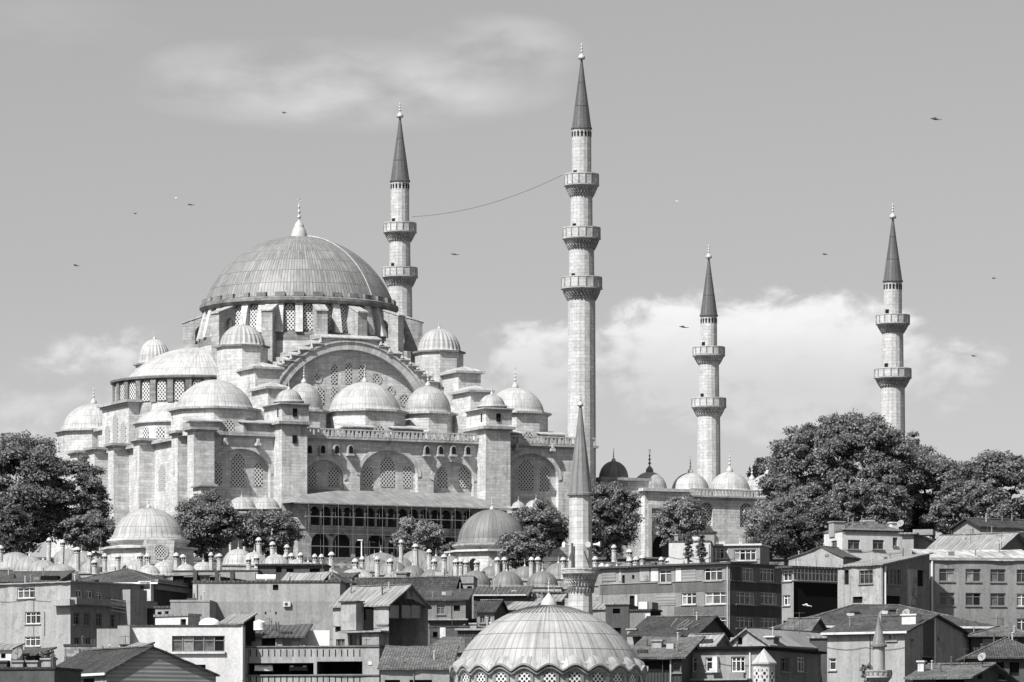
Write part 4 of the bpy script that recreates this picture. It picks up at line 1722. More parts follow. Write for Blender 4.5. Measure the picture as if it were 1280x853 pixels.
# ---------------------------------------------------------------- the religious school: rows of small domes and chimneys
CHIM = {}


def chimney_mesh(h, r=.33):
    key = round(h, 1)
    if key not in CHIM:
        b = MB()
        b.lathe([(r * 1.08, 0), (r, .15), (r, h - .62)], 8, (0, 0, 0), 8, .6, None, False)
        b.lathe([(r, h - .62), (r * 1.18, h - .6), (r * 1.18, h - .52), (r * .95, h - .5)], 8, (0, 0, 0), 8, .6, None, False)
        c = MB()
        c.lathe([(r * .95, h - .5), (r * 1.0, h - .18)], 8, (0, 0, 0), 8, .6, None, False)
        c.lathe([(r * 1.22, h - .2), (r * 1.22, h - .12), (r * 1.1, h - .05), (r * .8, h + .12), (r * .4, h + .22), (0, h + .26)], 10, (0, 0, 0), 8, .6)
        d = MB()
        for k in range(8):
            a = 2 * PI * (k + .5) / 8
            dd = Vector((math.sin(a), -math.cos(a), 0))
            tt = Vector((-dd.y, dd.x, 0))
            d.obox(dd * (r * .93) - tt * .065 + Vector((0, 0, h - .47)), tt * .13, dd * .04, (0, 0, .26))
        CHIM[key] = (b.mesh('chimney', M['stone_m']), c.mesh('chimney_cap', M['stone_m']), d.mesh('vent', M['dark']))
    return CHIM[key]


def school(label, Yb, x0, x1, ztop_px, domes, chims, wallm='stone_d'):
    xm = (x0 + x1) / 2
    zb = gz(Yb) - 3
    t = thing('religious_school', label, 'school', (XW(xm, Yb), Yb, zb))
    ox, oy = XW(xm, Yb), Yb
    # stepped terraces of masonry under the domes
    for i, (px, pb, pa, rp, Y, m) in enumerate(domes):
        s = F / Y
        r = rp / s
        c = (XW(px, Y) - ox, Y - oy, ZW(pb, Y) - zb)
        r *= rnd.uniform(.95, 1.06)
        h = min((pb - pa) / s, r * .98)
        dome(t, c, r, h, M[m], max(20, int(r * 9)), 9., 1.05, n=40, lip=.12)
        b = MB()
        b.box(c[0] - r - .35, c[1] - r - .35, -2, c[0] + r + .35, c[1] + r + .35, c[2] - .24)
        obj('cell_wall', b, M[wallm], t)
        b = MB()
        b.box(c[0] - r - .5, c[1] - r - .5, c[2] - .238, c[0] + r + .5, c[1] + r + .5, c[2] - .05)
        obj('cell_roof', b, M['lead'], t)
    for (px, pt, pb, Y) in chims:
        s = F / Y
        h = max(1.5, (pb - pt) / s)
        a, c_, d = chimney_mesh(h)
        z = ZW(pt, Y) - .26 - zb - round(h, 1)
        o = obj('chimney', a, None, t, (XW(px, Y) - ox, Y - oy, z))
        q = rnd.uniform(.88, 1.14)
        o.scale = (q, q, rnd.uniform(.97, 1.06))
        o.rotation_euler = (rnd.uniform(-.03, .03), rnd.uniform(-.035, .035), rnd.uniform(0, 3))
        obj('chimney_cap', c_, None, o)
        obj('vent', d, None, o)


L_, W_ = 'lead_s', 'lead'
school('left run of small lead domes and white chimneys stepping up before the big leafy tree', 630, -10, 130, 0,
       [(18, 712, 690, 30, 650, L_), (37, 716, 690, 22, 640, L_), (54, 722, 697, 22, 632, L_), (75, 732, 705, 30, 624, L_), (84, 705, 681, 19, 655, L_), (102, 710, 685, 20, 652, L_),
        (95, 714, 694, 15, 645, L_), (113, 716, 699, 14, 640, L_), (120, 708, 690, 18, 656, L_), (22, 728, 716, 26, 620, 'lead_d')],
       [(60.8, 671, 701, 642), (77.5, 675, 707, 640), (96.8, 683, 712, 634), (112, 690, 714, 632), (118.5, 700, 716, 628), (131, 692, 712, 630), (147.3, 692, 712, 634), (0.5, 682, 700, 640)])
school('bleached run of small domes and paired chimneys below the pale round-windowed tomb', 632, 150, 440, 0,
       [(167, 716, 701, 17, 636, W_), (205, 719, 701, 18, 636, W_), (254, 717, 702, 15, 636, W_), (186, 718, 706, 14, 632, W_), (232, 718, 705, 14, 632, W_), (298, 706, 681, 20, 648, W_), (318, 706, 687, 17, 642, W_),
        (345, 708, 693, 18, 636, W_), (372, 710, 699, 14, 634, W_), (385, 714, 703, 16, 630, W_), (409, 722, 711, 18, 625, W_), (445, 722, 711, 24, 622, W_)],
       [(175, 692, 714, 632), (184, 692, 714, 632.5), (220, 692, 713, 632), (229, 692, 713, 632.5), (264.3, 691, 712, 632), (274.3, 691, 712, 632.5), (323.7, 672.5, 690, 645), (341.2, 678, 696, 642),
        (311, 696, 708, 634), (321, 694, 708, 633), (358, 681, 700, 640), (364, 692, 706, 634), (357, 693, 706, 636), (376.5, 690, 706, 632), (394, 692, 709, 630), (402, 692, 709, 630.5), (414.4, 691, 714, 628)])
school('middle cluster of grey lead domes and white chimneys in front of the small round tree', 632, 440, 640, 0,
       [(476, 712, 691, 32, 650, 'lead_g'), (468, 714, 697, 20, 640, 'lead_g'), (500, 716, 692, 20, 646, 'lead_g'), (522, 713, 684, 25, 648, 'lead_g'), (516, 724, 706, 18, 626, 'lead_d'), (545, 714, 690, 20, 644, 'lead_g'), (562, 714, 695, 20, 640, 'lead_g'),
        (490, 718, 701, 20, 632, 'lead_d'), (497, 726, 714, 22, 618, 'lead_s'), (541, 725, 712, 18, 622, 'lead_d'), (594, 733, 713, 21, 616, 'lead_d'), (575, 720, 704, 16, 630, 'lead_g')],
       [(444, 699, 717, 626), (452.5, 696, 718, 627), (471.5, 696, 721, 622), (488, 698.5, 719, 622), (501.5, 674, 701, 640), (520, 679.5, 707, 634), (537, 686, 709, 632), (542.5, 699, 719, 624), (555.3, 692, 714, 630),
        (570, 699, 719, 622), (576, 699, 718, 625), (582.5, 699, 719, 622), (596, 699, 716, 628)])
school('right run of dull grey domes and chimneys on both sides of the small near minaret', 630, 600, 760, 0,
       [(614, 722, 705, 15, 630, 'lead_d'), (633.5, 733, 714, 21, 616, 'lead_d'), (656, 725, 705, 18, 630, 'lead_d'), (678, 733, 714, 21, 616, 'lead_d'), (698, 723, 704, 19, 630, 'lead_d'), (711, 735, 719, 12, 618, 'lead_d'),
        (755, 731, 714, 15, 622, 'lead_d'), (771, 722, 708, 15, 630, 'lead_g'), (785, 722, 704, 20, 634, 'lead_g'), (747, 722, 706, 14, 634, 'lead_d')],
       [(622, 696, 717, 624), (630, 696, 715, 624.5), (664, 696, 722, 622), (672.3, 696, 717, 622.5), (704, 695.5, 722, 622), (713, 697, 718, 626), (744.3, 696, 716, 626), (767.5, 681.5, 700, 642),
        (786.7, 687, 702, 638), (787, 697, 714, 630), (794.5, 697, 712, 632), (803.5, 694, 711, 632), (827, 696, 709, 634), (835.7, 697, 709, 634), (752.5, 705, 718, 622), (759, 706, 719, 620)])


# ---------------------------------------------------------------- terrace wall below the mosque
def build_terrace():
    b = MB()
    xa, xb = XW(-20, 660), XW(1010, 660)
    b.box(xa, 658, 38, xb, 659.2, 46.3)
    w = obj('terrace_wall', b, M['rubble'])
    tag(w, 'rubble retaining wall running under the mosque terrace behind the small domes', 'wall')


build_terrace()

# ---------------------------------------------------------------- trees
def leaf_mesh(name, lumps, per, size, seed, m, flat=.75):
    rs = np.random.RandomState(seed)
    cs, ns = [], []
    for (c, r, cr) in lumps:
        k = max(12, int(per * 2.3 * r * r))
        d = rs.normal(size=(k, 3))
        d /= np.linalg.norm(d, axis=1)[:, None]
        d[:, 2] = np.where(d[:, 2] < -.35, -d[:, 2], d[:, 2])
        rad = r * (0.45 + .85 * rs.rand(k) ** 1.3)[:, None]
        wob = 1 + .16 * np.sin(d[:, [0]] * 5 + c[0]) * np.cos(d[:, [1]] * 4 + c[1])
        p = np.array(c) + d * rad * wob * np.array([1, 1, flat])
        cs.append(p)
        out = d * .8 + rs.normal(size=(k, 3)) * .55 + np.array([0, 0, .25])
        ns.append(out)
    C = np.concatenate(cs)
    Nn = np.concatenate(ns)
    Nn /= np.linalg.norm(Nn, axis=1)[:, None]
    rv = rs.normal(size=Nn.shape)
    T = np.cross(Nn, rv)
    T /= np.linalg.norm(T, axis=1)[:, None]
    B = np.cross(Nn, T)
    sz = size * .58 * (.6 + .8 * rs.rand(len(C)))[:, None]
    v = np.stack([C - T * sz, C - B * sz * .55, C + T * sz, C + B * sz * .55], 1).reshape(-1, 3)
    n = len(C)
    me = bpy.data.meshes.new(name)
    me.vertices.add(4 * n)
    me.vertices.foreach_set('co', v.ravel().astype(np.float32))
    me.loops.add(4 * n)
    me.loops.foreach_set('vertex_index', np.arange(4 * n, dtype=np.int32))
    me.polygons.add(n)
    me.polygons.foreach_set('loop_start', np.arange(0, 4 * n, 4, dtype=np.int32))
    me.polygons.foreach_set('loop_total', np.full(n, 4, dtype=np.int32))
    me.update(calc_edges=True)
    me.materials.append(m)
    return me


def tree(label, px, ytop, ybot, hw, Y, seed, m='leaf', lumps=46, per=150, size=.30, lr=.26, name='tree', base_z=None, depth=.8, shape='round', group=None):
    """crown spans photo rows ytop..ybot and px +- hw at depth Y"""
    rs = random.Random(seed)
    s = F / Y
    x = XW(px, Y)
    zb = base_z if base_z is not None else gz(Y) - .5
    zt, zl = ZW(ytop, Y) - zb, max(ZW(ybot, Y) - zb, .3 if shape == 'cone' else 1.0)
    rx = hw / s
    rz = (zt - zl) / 2
    cz = (zt + zl) / 2
    t = thing(name, label, 'tree', (x, Y, zb), 0, group)
    R_ = min(rx, rz)
    L = []
    lumps = int(lumps * 1.7)
    lr *= .80
    for i in range(lumps):
        if i < int(lumps * .6):      # an even shell first, then scattered masses
            zf_ = 1 - 2 * (i + .5) / int(lumps * .6)
            an = i * 2.39996 + rs.uniform(-.3, .3)
            d = Vector((math.cos(an) * math.sqrt(1 - zf_ * zf_), math.sin(an) * math.sqrt(1 - zf_ * zf_), zf_))
            q = rs.uniform(.66, .90)
        else:
            d = Vector((rs.gauss(0, 1), rs.gauss(0, 1), rs.gauss(0, 1) + .2))
            d.normalize()
            q = rs.uniform(.30, .97) ** .8
        lrad = R_ * lr * rs.uniform(.5, 1.5)
        w = 1.0
        if shape == 'cone':
            zf = d.z * q
            w = max(.15, (1 - (zf + 1) / 2) * 1.15)
        elif shape == 'dome':
            d.z = abs(d.z) * 1.25 - .45
        L.append(((d.x * rx * q * w, d.y * rx * depth * q * w, cz + d.z * rz * q), lrad, 0))
    me = leaf_mesh('crown', L, per, size, seed, M[m])
    crown = obj('crown', me, None, t)
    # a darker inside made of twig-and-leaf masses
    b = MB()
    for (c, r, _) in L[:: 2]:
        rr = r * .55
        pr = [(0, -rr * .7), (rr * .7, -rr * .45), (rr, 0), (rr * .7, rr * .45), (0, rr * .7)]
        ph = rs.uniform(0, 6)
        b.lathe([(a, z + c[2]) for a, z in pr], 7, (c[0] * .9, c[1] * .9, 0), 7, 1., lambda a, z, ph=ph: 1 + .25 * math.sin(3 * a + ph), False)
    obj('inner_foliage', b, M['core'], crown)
    b = MB()
    tr = max(.12, rx * .05)
    b.tube((0, 0, -1), (rs.uniform(-.2, .2), 0, cz * .55), tr * 1.3, 8, tr)
    b.tube((0, 0, cz * .5), (0, 0, cz), tr, 8, tr * .6)
    for i in range(9):
        c = L[rs.randrange(len(L))][0]
        b.tube((0, 0, cz * rs.uniform(.45, .7)), c, tr * .5, 6, tr * .12)
    obj('trunk', b, M['bark'], t)
    return t


TR = [
    ('tall dark spreading tree at the left edge before the mosque wall', 20, 536, 700, 66, 662, 'leaf', 84, 120, .36, .25, 'round'),
    ('loose limbed tree leaning right beside the left wall of the mosque', 96, 566, 696, 41, 664, 'leaf', 60, 120, .34, .26, 'round'),
    ('dark tree filling the left corner behind the small domes', 8, 625, 715, 34, 652, 'leaf_d', 40, 130, .34, .3, 'round'),
    ('rounded bushy tree between the left wall and the round-windowed tomb', 113, 640, 692, 34, 656, 'leaf', 40, 150, .32, .3, 'round'),
    ('dense round tree right of the round-windowed tomb', 259, 621, 700, 42, 664, 'leaf', 60, 150, .32, .27, 'round'),
    ('wide fine-leaved tree beneath the left stair tower', 337, 637, 700, 39, 665, 'leaf', 54, 160, .30, .27, 'round'),
    ('small pale round tree before the arcaded gallery', 524, 648, 702, 37, 660, 'leaf_l', 46, 160, .28, .28, 'round'),
    ('small low bush right of the pale round tree before the gallery', 566, 678, 702, 20, 658, 'leaf', 22, 200, .28, .32, 'round'),
    ('ragged tree hanging over the dark dome left of the near minaret', 672, 628, 716, 40, 662, 'leaf', 54, 130, .32, .26, 'round'),
    ('drooping tree partly covering the peeling white drum', 652, 664, 716, 30, 640, 'leaf', 30, 150, .32, .3, 'round'),
    ('tall open tree right of the near minaret against the courtyard wall', 761, 600, 702, 41, 668, 'leaf', 60, 120, .34, .25, 'round'),
    ('airy tree before the tall framed portal of the courtyard', 851, 616, 694, 33, 675, 'leaf_l', 44, 140, .30, .26, 'round'),
    ('pale feathery tree at the right end of the courtyard wall', 964, 626, 692, 37, 668, 'leaf_l', 40, 140, .30, .28, 'round'),
    ('biggest tree of the right mound with a broad domed crown', 1057, 515, 680, 106, 676, 'leaf', 170, 70, .38, .17, 'round'),
    ('tree on the left shoulder of the mound, above the courtyard domes', 994, 556, 665, 44, 684, 'leaf', 54, 110, .36, .24, 'round'),
    ('small dark treetop just behind the third white courtyard dome', 957, 570, 640, 26, 800, 'leaf', 30, 130, .34, .28, 'round'),
    ('low spreading tree left of the white hip-roofed house, before the mound', 1010, 606, 692, 46, 660, 'leaf', 54, 120, .34, .24, 'round'),
    ('tree low on the front of the mound, over the white hip-roofed house', 1085, 592, 690, 62, 664, 'leaf', 70, 100, .36, .2, 'round'),
    ('tree filling the slope between the mound crest and the right edge trees', 1132, 538, 680, 46, 688, 'leaf', 60, 100, .36, .22, 'round'),
    ('tree right of the mound crest with a lumpy rounded top', 1165, 561, 680, 62, 682, 'leaf', 70, 100, .36, .21, 'round'),
    ('tree at the right edge with its top against the sky', 1250, 561, 675, 58, 686, 'leaf', 70, 100, .36, .21, 'round'),
    ('lower tree before the right edge tree, over the gabled house', 1210, 596, 690, 60, 668, 'leaf', 64, 100, .36, .21, 'round'),
    ('dark conifer-like tree between the courtyard wall and the white hip-roofed house', 984, 640, 702, 44, 650, 'leaf_d', 60, 170, .28, .25, 'round'),
    ('small dark sapling on the penthouse roof terrace, left one', 952, 663, 690, 8, 612, 'leaf_d', 12, 420, .2, .4, 'cone'),
]
for i, (lab, px, yt, yb, hw, Y, m, nl, per, sz, lr, shp) in enumerate(TR[:-1]):
    tree(lab, px, yt, yb, hw, Y, 100 + i, m, nl, per, sz, lr, shape=shp)
tree('slim dark evergreen shrub against the white penthouse wall, left of two', 861, 662, 707, 7, 590, 61, 'leaf_d', 22, 420, .2, .42, 'evergreen_shrub', ZW(709, 590), .8, 'cone', 'evergreens at the penthouse')
tree('slim dark evergreen shrub nearest the penthouse windows, right of two', 877, 664, 707, 7.5, 590, 62, 'leaf_d', 22, 420, .2, .42, 'evergreen_shrub', ZW(709, 590), .8, 'cone', 'evergreens at the penthouse')
tree('scruffy bush on the roofline below the tall left flats', 60, 812, 830, 10, 455, 63, 'leaf', 14, 300, .2, .4, 'bush')
tree('weedy bush growing from the balcony of the tiny minaret', 1084, 828, 856, 9, 434, 64, 'leaf', 14, 300, .16, .4, 'bush')

# ---------------------------------------------------------------- houses
class House:
    """A house whose near corner stands at photo column ax and depth Y; its front runs to column fx, its visible
    side to column sx. r > 0 shows the left side, r < 0 the right side."""

    def __init__(s, label, ax, Y, r, fx, top, bot, sx=None, D=None, wall='p_mid', side=None, name='house', cat='house', group=None, fw=(), sw=(),
                 roof='flat', rh=1.2, roofm='tile', over=.35, gable=None, drop=0.0, band=None, base=None):
        s.ax, s.Y, s.r = ax, Y, R(r)
        s.c, s.s = math.cos(s.r), math.sin(s.r)
        s.ox = XW(ax, Y)
        s.zb = base if base is not None else min(ZW(bot, Y), gz(Y)) - 1
        s.H = ZW(top, Y) - s.zb
        s.root = thing(name, label, cat, (s.ox, Y, s.zb), s.r, group)
        s.left = r < 0                     # front extends to the left of the corner
        u1 = s.fu(fx)
        s.x0, s.x1 = (u1, 0) if s.left else (0, u1)
        s.D = s.sv(sx) if sx is not None else D
        wm = M[wall]
        sm = M[side or wall]  # a darker side plaster colours in the shade of right-hand faces
        x0, x1, D_, H = s.x0, s.x1, s.D, s.H
        s.sx_ = 0.0
        # roofs: 'flat', 'gable' (ridge along the front), 'gable_v' (gable faces front), 'hip', 'shed' (falls to the front), 'shed_back'
        fpoly = [(x0, -1), (x1, -1), (x1, H), (x0, H)]
        spoly = [(0, -1), (D_, -1), (D_, H), (0, H)]
        if roof == 'gable_v':
            g_ = (x0 + x1) / 2 if gable is None else s.fu(gable)
            fpoly = [(x0, -1), (x1, -1), (x1, H), (g_, H + rh), (x0, H)]
        if roof == 'gable':
            g_ = D_ / 2 if gable is None else s.sv(gable)
            spoly = [(0, -1), (D_, -1), (D_, H), (g_, H + rh), (0, H)]
        if roof == 'shed':
            spoly = [(0, -1), (D_, -1), (D_, H + rh), (0, H)]
        s.fn_f = lambda x, z, d=0: (x, d, z)
        s.fn_s = (lambda y, z, d=0: (0 - d, y, z)) if s.left else (lambda y, z, d=0: (0 + d, y, z))
        s.fn_o = (lambda y, z, d=0: (x0, y, z)) if s.left else (lambda y, z, d=0: (x1, y, z))
        fh = [s.rect(o, False) for o in fw]
        s.fh = fh
        sh = [s.rect(o, True) for o in sw]
        b = MB()
        b.wall(fpoly, fh, .28, s.fn_f)
        if side is None:
            b.wall(spoly, sh, .28, s.fn_s)
        b.wall(spoly, [], 0, s.fn_o)
        b.wall([(x0, -1), (x1, -1), (x1, H + (rh if roof == 'shed' else 0)), (x0, H + (rh if roof == 'shed' else 0))], [], 0, lambda x, z, d: (x, D_, z))
        s.wall = obj('wall', b, wm, s.root)
        if side is not None:
            b = MB()
            b.wall(spoly, sh, .28, s.fn_s)
            obj('side_wall', b, sm, s.root)
        for o, h in zip(fw, fh):
            s.window(o, h, s.fn_f)
        for o, h in zip(sw, sh):
            s.window(o, h, s.fn_s)
        s.kind, s.rh, s.g_ = roof, rh, gable
        s.make_roof(roof, rh, M[roofm], over, gable)
        s.clutter()

    def fu(s, px):
        k = (px - CX) / F
        return (k * s.Y - s.ox) / (s.c - k * s.s)

    def sv(s, px):
        k = (px - CX) / F
        return (s.ox - k * s.Y) / (s.s + k * s.c)

    def z(s, py, u=0, v=0):
        return ZC + (HY - py) / F * (s.Y + u * s.s + v * s.c) - s.zb

    def rect(s, o, side):
        a, ya, c, yb = o[:4]
        if side:
            p, q = sorted((s.sv(a), s.sv(c)))
            m = (p + q) / 2
            z0, z1 = s.z(yb, 0, m), s.z(ya, 0, m)
        else:
            p, q = sorted((s.fu(a), s.fu(c)))
            m = (p + q) / 2
            z0, z1 = s.z(yb, m, 0), s.z(ya, m, 0)
        return [(p, z0), (q, z0), (q, z1), (p, z1)]

    def window(s, o, h, fn):
        style = o[4] if len(o) > 4 else 'w'
        x0, x1, z0, z1 = h[0][0], h[1][0], h[0][1], h[2][1]
        if style == 'open':                       # an open bay: floor, ceiling and back wall, inner shade put into dark plaster
            b = MB()
            b.face([fn(x0, z0, 7), fn(x1, z0, 7), fn(x1, z1, 7), fn(x0, z1, 7)])
            for (p, q) in (((x0, z0), (x1, z0)), ((x0, z1), (x1, z1)), ((x0, z0), (x0, z1)), ((x1, z0), (x1, z1))):
                b.face([fn(p[0], p[1], .28), fn(q[0], q[1], .28), fn(q[0], q[1], 7), fn(p[0], p[1], 7)])
            obj('open_bay', b, M['p_dark'], s.root)
            return
        dd = .20
        n_ = o[5] if len(o) > 5 else max(1, round((x1 - x0) / .75))
        gb = MB()
        for i in range(n_):
            gb.mark()
            a, c = x0 + (x1 - x0) * i / n_, x0 + (x1 - x0) * (i + 1) / n_
            gb.face([fn(a, z0, dd + .03), fn(c, z0, dd + .03), fn(c, z1, dd + .03), fn(a, z1, dd + .03)], [(a, z0), (c, z0), (c, z1), (a, z1)])
        if style == 'dark':
            obj('opening', gb, M['dark'], s.root)
            return
        b = MB()
        fwid = .10
        n = o[5] if len(o) > 5 else max(1, round((x1 - x0) / .75))

        def bar(a0, b0, a1, b1):
            p = [fn(a0, b0, dd - .06), fn(a1, b0, dd - .06), fn(a1, b1, dd - .06), fn(a0, b1, dd - .06)]
            p2 = [fn(a0, b0, dd + .02), fn(a1, b0, dd + .02), fn(a1, b1, dd + .02), fn(a0, b1, dd + .02)]
            b.face(p)
            for i in range(4):
                j = (i + 1) % 4
                b.face([p[i], p[j], p2[j], p2[i]])
        bar(x0, z0, x1, z0 + fwid)
        bar(x0, z1 - fwid, x1, z1)
        bar(x0, z0 + fwid, x0 + fwid, z1 - fwid)
        bar(x1 - fwid, z0 + fwid, x1, z1 - fwid)
        for i in range(1, n):
            x = x0 + (x1 - x0) * i / n
            bar(x - .045, z0 + fwid, x + .045, z1 - fwid)
        if z1 - z0 > 1.05 and style in ('w', 'd'):
            zt = z0 + (z1 - z0) * .70
            ks = range(n)
            for i in ks:
                xa = x0 + (x1 - x0) * i / n + .05
                bar(xa + .05, zt - .035, xa + (x1 - x0) / n - .1, zt + .035)
        w = obj('window', b, M['frame_d' if style[0] == 'd' else 'frame'], s.root)
        for q in gb.pieces():
            k_ = rnd.random()
            obj('pane', q, M['glass' if k_ < .5 else 'curtain' if k_ < .78 else 'curtain_l' if k_ < .93 else 'dark'], w)
        sb = MB()
        zs = z0 - .12
        sb_p = [fn(x0 - .12, zs, -.14), fn(x1 + .12, zs, -.14), fn(x1 + .12, z0 + .0, -.14), fn(x0 - .12, z0 + .0, -.14)]
        sb_q = [fn(x0 - .12, zs, .0), fn(x1 + .12, zs, .0), fn(x1 + .12, z0, .0), fn(x0 - .12, z0, .0)]
        sb.face(sb_p)
        for i in range(4):
            j = (i + 1) % 4
            sb.face([sb_p[i], sb_p[j], sb_q[j], sb_q[i]])
        obj('sill', sb, M['frame_d' if style[0] == 'd' else 'conc'], w)

    def make_roof(s, kind, rh, m, o, gable):
        x0, x1, D_, H = s.x0, s.x1, s.D, s.H
        b = MB()
        th = .16

        def slab(pts):
            # a slightly sagging, uneven sheet with a rim
            p00, p10, p11, p01 = [Vector(p) for p in pts]
            nu = max(2, min(16, int((p10 - p00).length / .9)))
            nv = max(2, min(10, int((p01 - p00).length / .9)))
            up = Vector((0, 0, th))
            gr = {}
            for i in range(nu + 1):
                for j in range(nv + 1):
                    a, c = i / nu, j / nv
                    q = (p00 * (1 - a) + p10 * a) * (1 - c) + (p01 * (1 - a) + p11 * a) * c
                    q = q + Vector((0, 0, rnd.uniform(-.035, .035) - .10 * math.sin(PI * a) * (.4 + .6 * c)))
                    if j == 0:
                        q = q + (p00 - p01).normalized() * rnd.uniform(-.06, .08)
                    gr[i, j] = q
            for i in range(nu):
                for j in range(nv):
                    f = [gr[i, j], gr[i + 1, j], gr[i + 1, j + 1], gr[i, j + 1]]
                    b.face([q + up for q in f])
                    b.face(list(reversed(f)))
            rim = [(i, 0) for i in range(nu)] + [(nu, j) for j in range(nv)] + [(i, nv) for i in range(nu, 0, -1)] + [(0, j) for j in range(nv, 0, -1)]
            for e, f in zip(rim, rim[1:] + rim[:1]):
                b.face([gr[e], gr[f], gr[f] + up, gr[e] + up])
        if kind == 'flat':
            b.box(x0 - o, -o, H, x1 + o, D_ + o, H + .22)
        elif kind == 'parapet':
            b.face([(x0, 0, H - .7), (x1, 0, H - .7), (x1, D_, H - .7), (x0, D_, H - .7)])
            for (a, c, d, e) in ((x0 - .08, -.08, x1 + .08, .25), (x0 - .08, D_ - .25, x1 + .08, D_ + .08), (x0 - .08, .25, x0 + .25, D_ - .25), (x1 - .25, .25, x1 + .08, D_ - .25)):
                b.box(a, c, H - .01, d, e, H + .14)
        elif kind == 'shed':
            k = rh / D_
            slab([(x0 - o, -o, H - o * k), (x1 + o, -o, H - o * k), (x1 + o, D_ + o, H + rh + o * k), (x0 - o, D_ + o, H + rh + o * k)])
        elif kind == 'gable':
            g_ = D_ / 2 if gable is None else s.sv(gable)
            k1, k2 = rh / g_, rh / (D_ - g_)
            slab([(x0 - o, -o, H - o * k1), (x1 + o, -o, H - o * k1), (x1 + o, g_, H + rh), (x0 - o, g_, H + rh)])
            slab([(x0 - o, g_, H + rh), (x1 + o, g_, H + rh), (x1 + o, D_ + o, H - o * k2), (x0 - o, D_ + o, H - o * k2)])
        elif kind == 'gable_v':
            g_ = (x0 + x1) / 2 if gable is None else s.fu(gable)
            k1, k2 = rh / (g_ - x0), rh / (x1 - g_)
            slab([(x0 - o, -o, H - o * k1), (g_, -o, H + rh), (g_, D_ + o, H + rh), (x0 - o, D_ + o, H - o * k1)])
            slab([(g_, -o, H + rh), (x1 + o, -o, H - o * k2), (x1 + o, D_ + o, H - o * k2), (g_, D_ + o, H + rh)])
        elif kind == 'hip':
            W = x1 - x0
            q = [(x0 - o, -o, H), (x1 + o, -o, H), (x1 + o, D_ + o, H), (x0 - o, D_ + o, H)]
            if W > D_:
                a, c = (x0 + D_ / 2, D_ / 2, H + rh), (x1 - D_ / 2, D_ / 2, H + rh)
                fs = [(q[0], q[1], c, a), (q[1], q[2], c), (q[2], q[3], a, c), (q[3], q[0], a)]
            else:
                a, c = ((x0 + x1) / 2, W / 2, H + rh), ((x0 + x1) / 2, D_ - W / 2, H + rh)
                fs = [(q[0], q[1], a), (q[1], q[2], c, a), (q[2], q[3], c), (q[3], q[0], a, c)]
            b.box(x0 - o, -o, H - .14, x1 + o, D_ + o, H - .003)
            for f in fs:
                b.face(f)
            rb = MB()
            for p in (q[0], q[3]):
                rb.tube(p, a, .11, 5)
            for p in (q[1], q[2]):
                rb.tube(p, c, .11, 5)
            rb.tube(a, c, .11, 5)
            rf = obj('roof', b, m, s.root)
            obj('ridge', rb, M['tile_l'], rf)
            s.roof = rf
            return
        s.roof = obj('roof', b, m, s.root)
        if kind in ('gable', 'gable_v'):
            rb = MB()
            if kind == 'gable':
                rb.tube((x0 - o, g_, H + rh + th), (x1 + o, g_, H + rh + th), .1, 5)
            else:
                rb.tube((g_, -o, H + rh + th), (g_, D_ + o, H + rh + th), .1, 5)
            obj('ridge', rb, M['tile_l'], s.roof)

    def roof_z(s, u, v):
        H, rh, D_ = s.H, s.rh, s.D
        if s.kind == 'shed':
            return H + rh * v / D_
        if s.kind == 'gable':
            g_ = D_ / 2 if s.g_ is None else s.sv(s.g_)
            return H + rh * (v / g_ if v < g_ else (D_ - v) / (D_ - g_))
        if s.kind == 'gable_v':
            g_ = (s.x0 + s.x1) / 2 if s.g_ is None else s.fu(s.g_)
            return H + rh * ((u - s.x0) / (g_ - s.x0) if u < g_ else (s.x1 - u) / (s.x1 - g_))
        if s.kind == 'hip':
            m = min(u - s.x0, s.x1 - u, v, D_ - v)
            return H + rh * m / (min(D_, s.x1 - s.x0) / 2)
        return H - (.7 if s.kind == 'parapet' else -.2)

    def clutter(s):
        rr = random.Random(int(s.ax * 7 + s.Y))
        W = s.x1 - s.x0
        if W < 3.5 or s.D < 3:
            return
        for i in range(rr.choice((2, 3, 3, 5))):            # flues
            u, v = s.x0 + W * rr.uniform(.08, .92), s.D * rr.uniform(.1, .8)
            z = s.roof_z(u, v)
            h = rr.uniform(.5, 1.2)
            b = MB()
            b.tube((u, v, z - .3), (u + rr.uniform(-.05, .05), v, z + h), .08, 7)
            b.tube((u, v, z + h + .06), (u, v, z + h + .16), .15, 7, .02)
            obj('flue', b, M[rr.choice(('metal', 'metal_d', 'frame_d'))], s.root)
        if rr.random() < .6:                                 # aerial
            u, v = s.x0 + W * rr.uniform(.1, .9), s.D * rr.uniform(.15, .7)
            z = s.roof_z(u, v)
            h = rr.uniform(1.2, 2.4)
            b = MB()
            b.tube((u, v, z - .3), (u, v, z + h), .03, 5)
            a = rr.uniform(0, 3)
            c_, s_ = math.cos(a) * .6, math.sin(a) * .6
            b.tube((u - c_, v - s_, z + h - .1), (u + c_, v + s_, z + h - .1), .02, 4)
            for k in range(4):
                t = -.8 + k * .5
                b.tube((u + c_ * t - s_ * .3, v + s_ * t + c_ * .3, z + h - .1), (u + c_ * t + s_ * .3, v + s_ * t - c_ * .3, z + h - .1), .015, 4)
            obj('aerial', b, M['metal_d'], s.root)
        if s.kind in ('flat', 'parapet', 'shed') and rr.random() < .75:   # boxes and planks left on the roof
            for i in range(rr.choice((1, 2, 3))):
                u, v = s.x0 + W * rr.uniform(.1, .85), s.D * rr.uniform(.08, .6)
                z = s.roof_z(u, v)
                w, d, h = rr.uniform(.4, 1.1), rr.uniform(.4, .9), rr.uniform(.25, .7)
                b = MB()
                b.box(u, v, z - .2, u + w, v + d, z + h)
                obj('roof_box', b, M[rr.choice(('conc', 'p_dark', 'metal', 'p_dim', 'wood_d'))], s.root)
        H = s.H
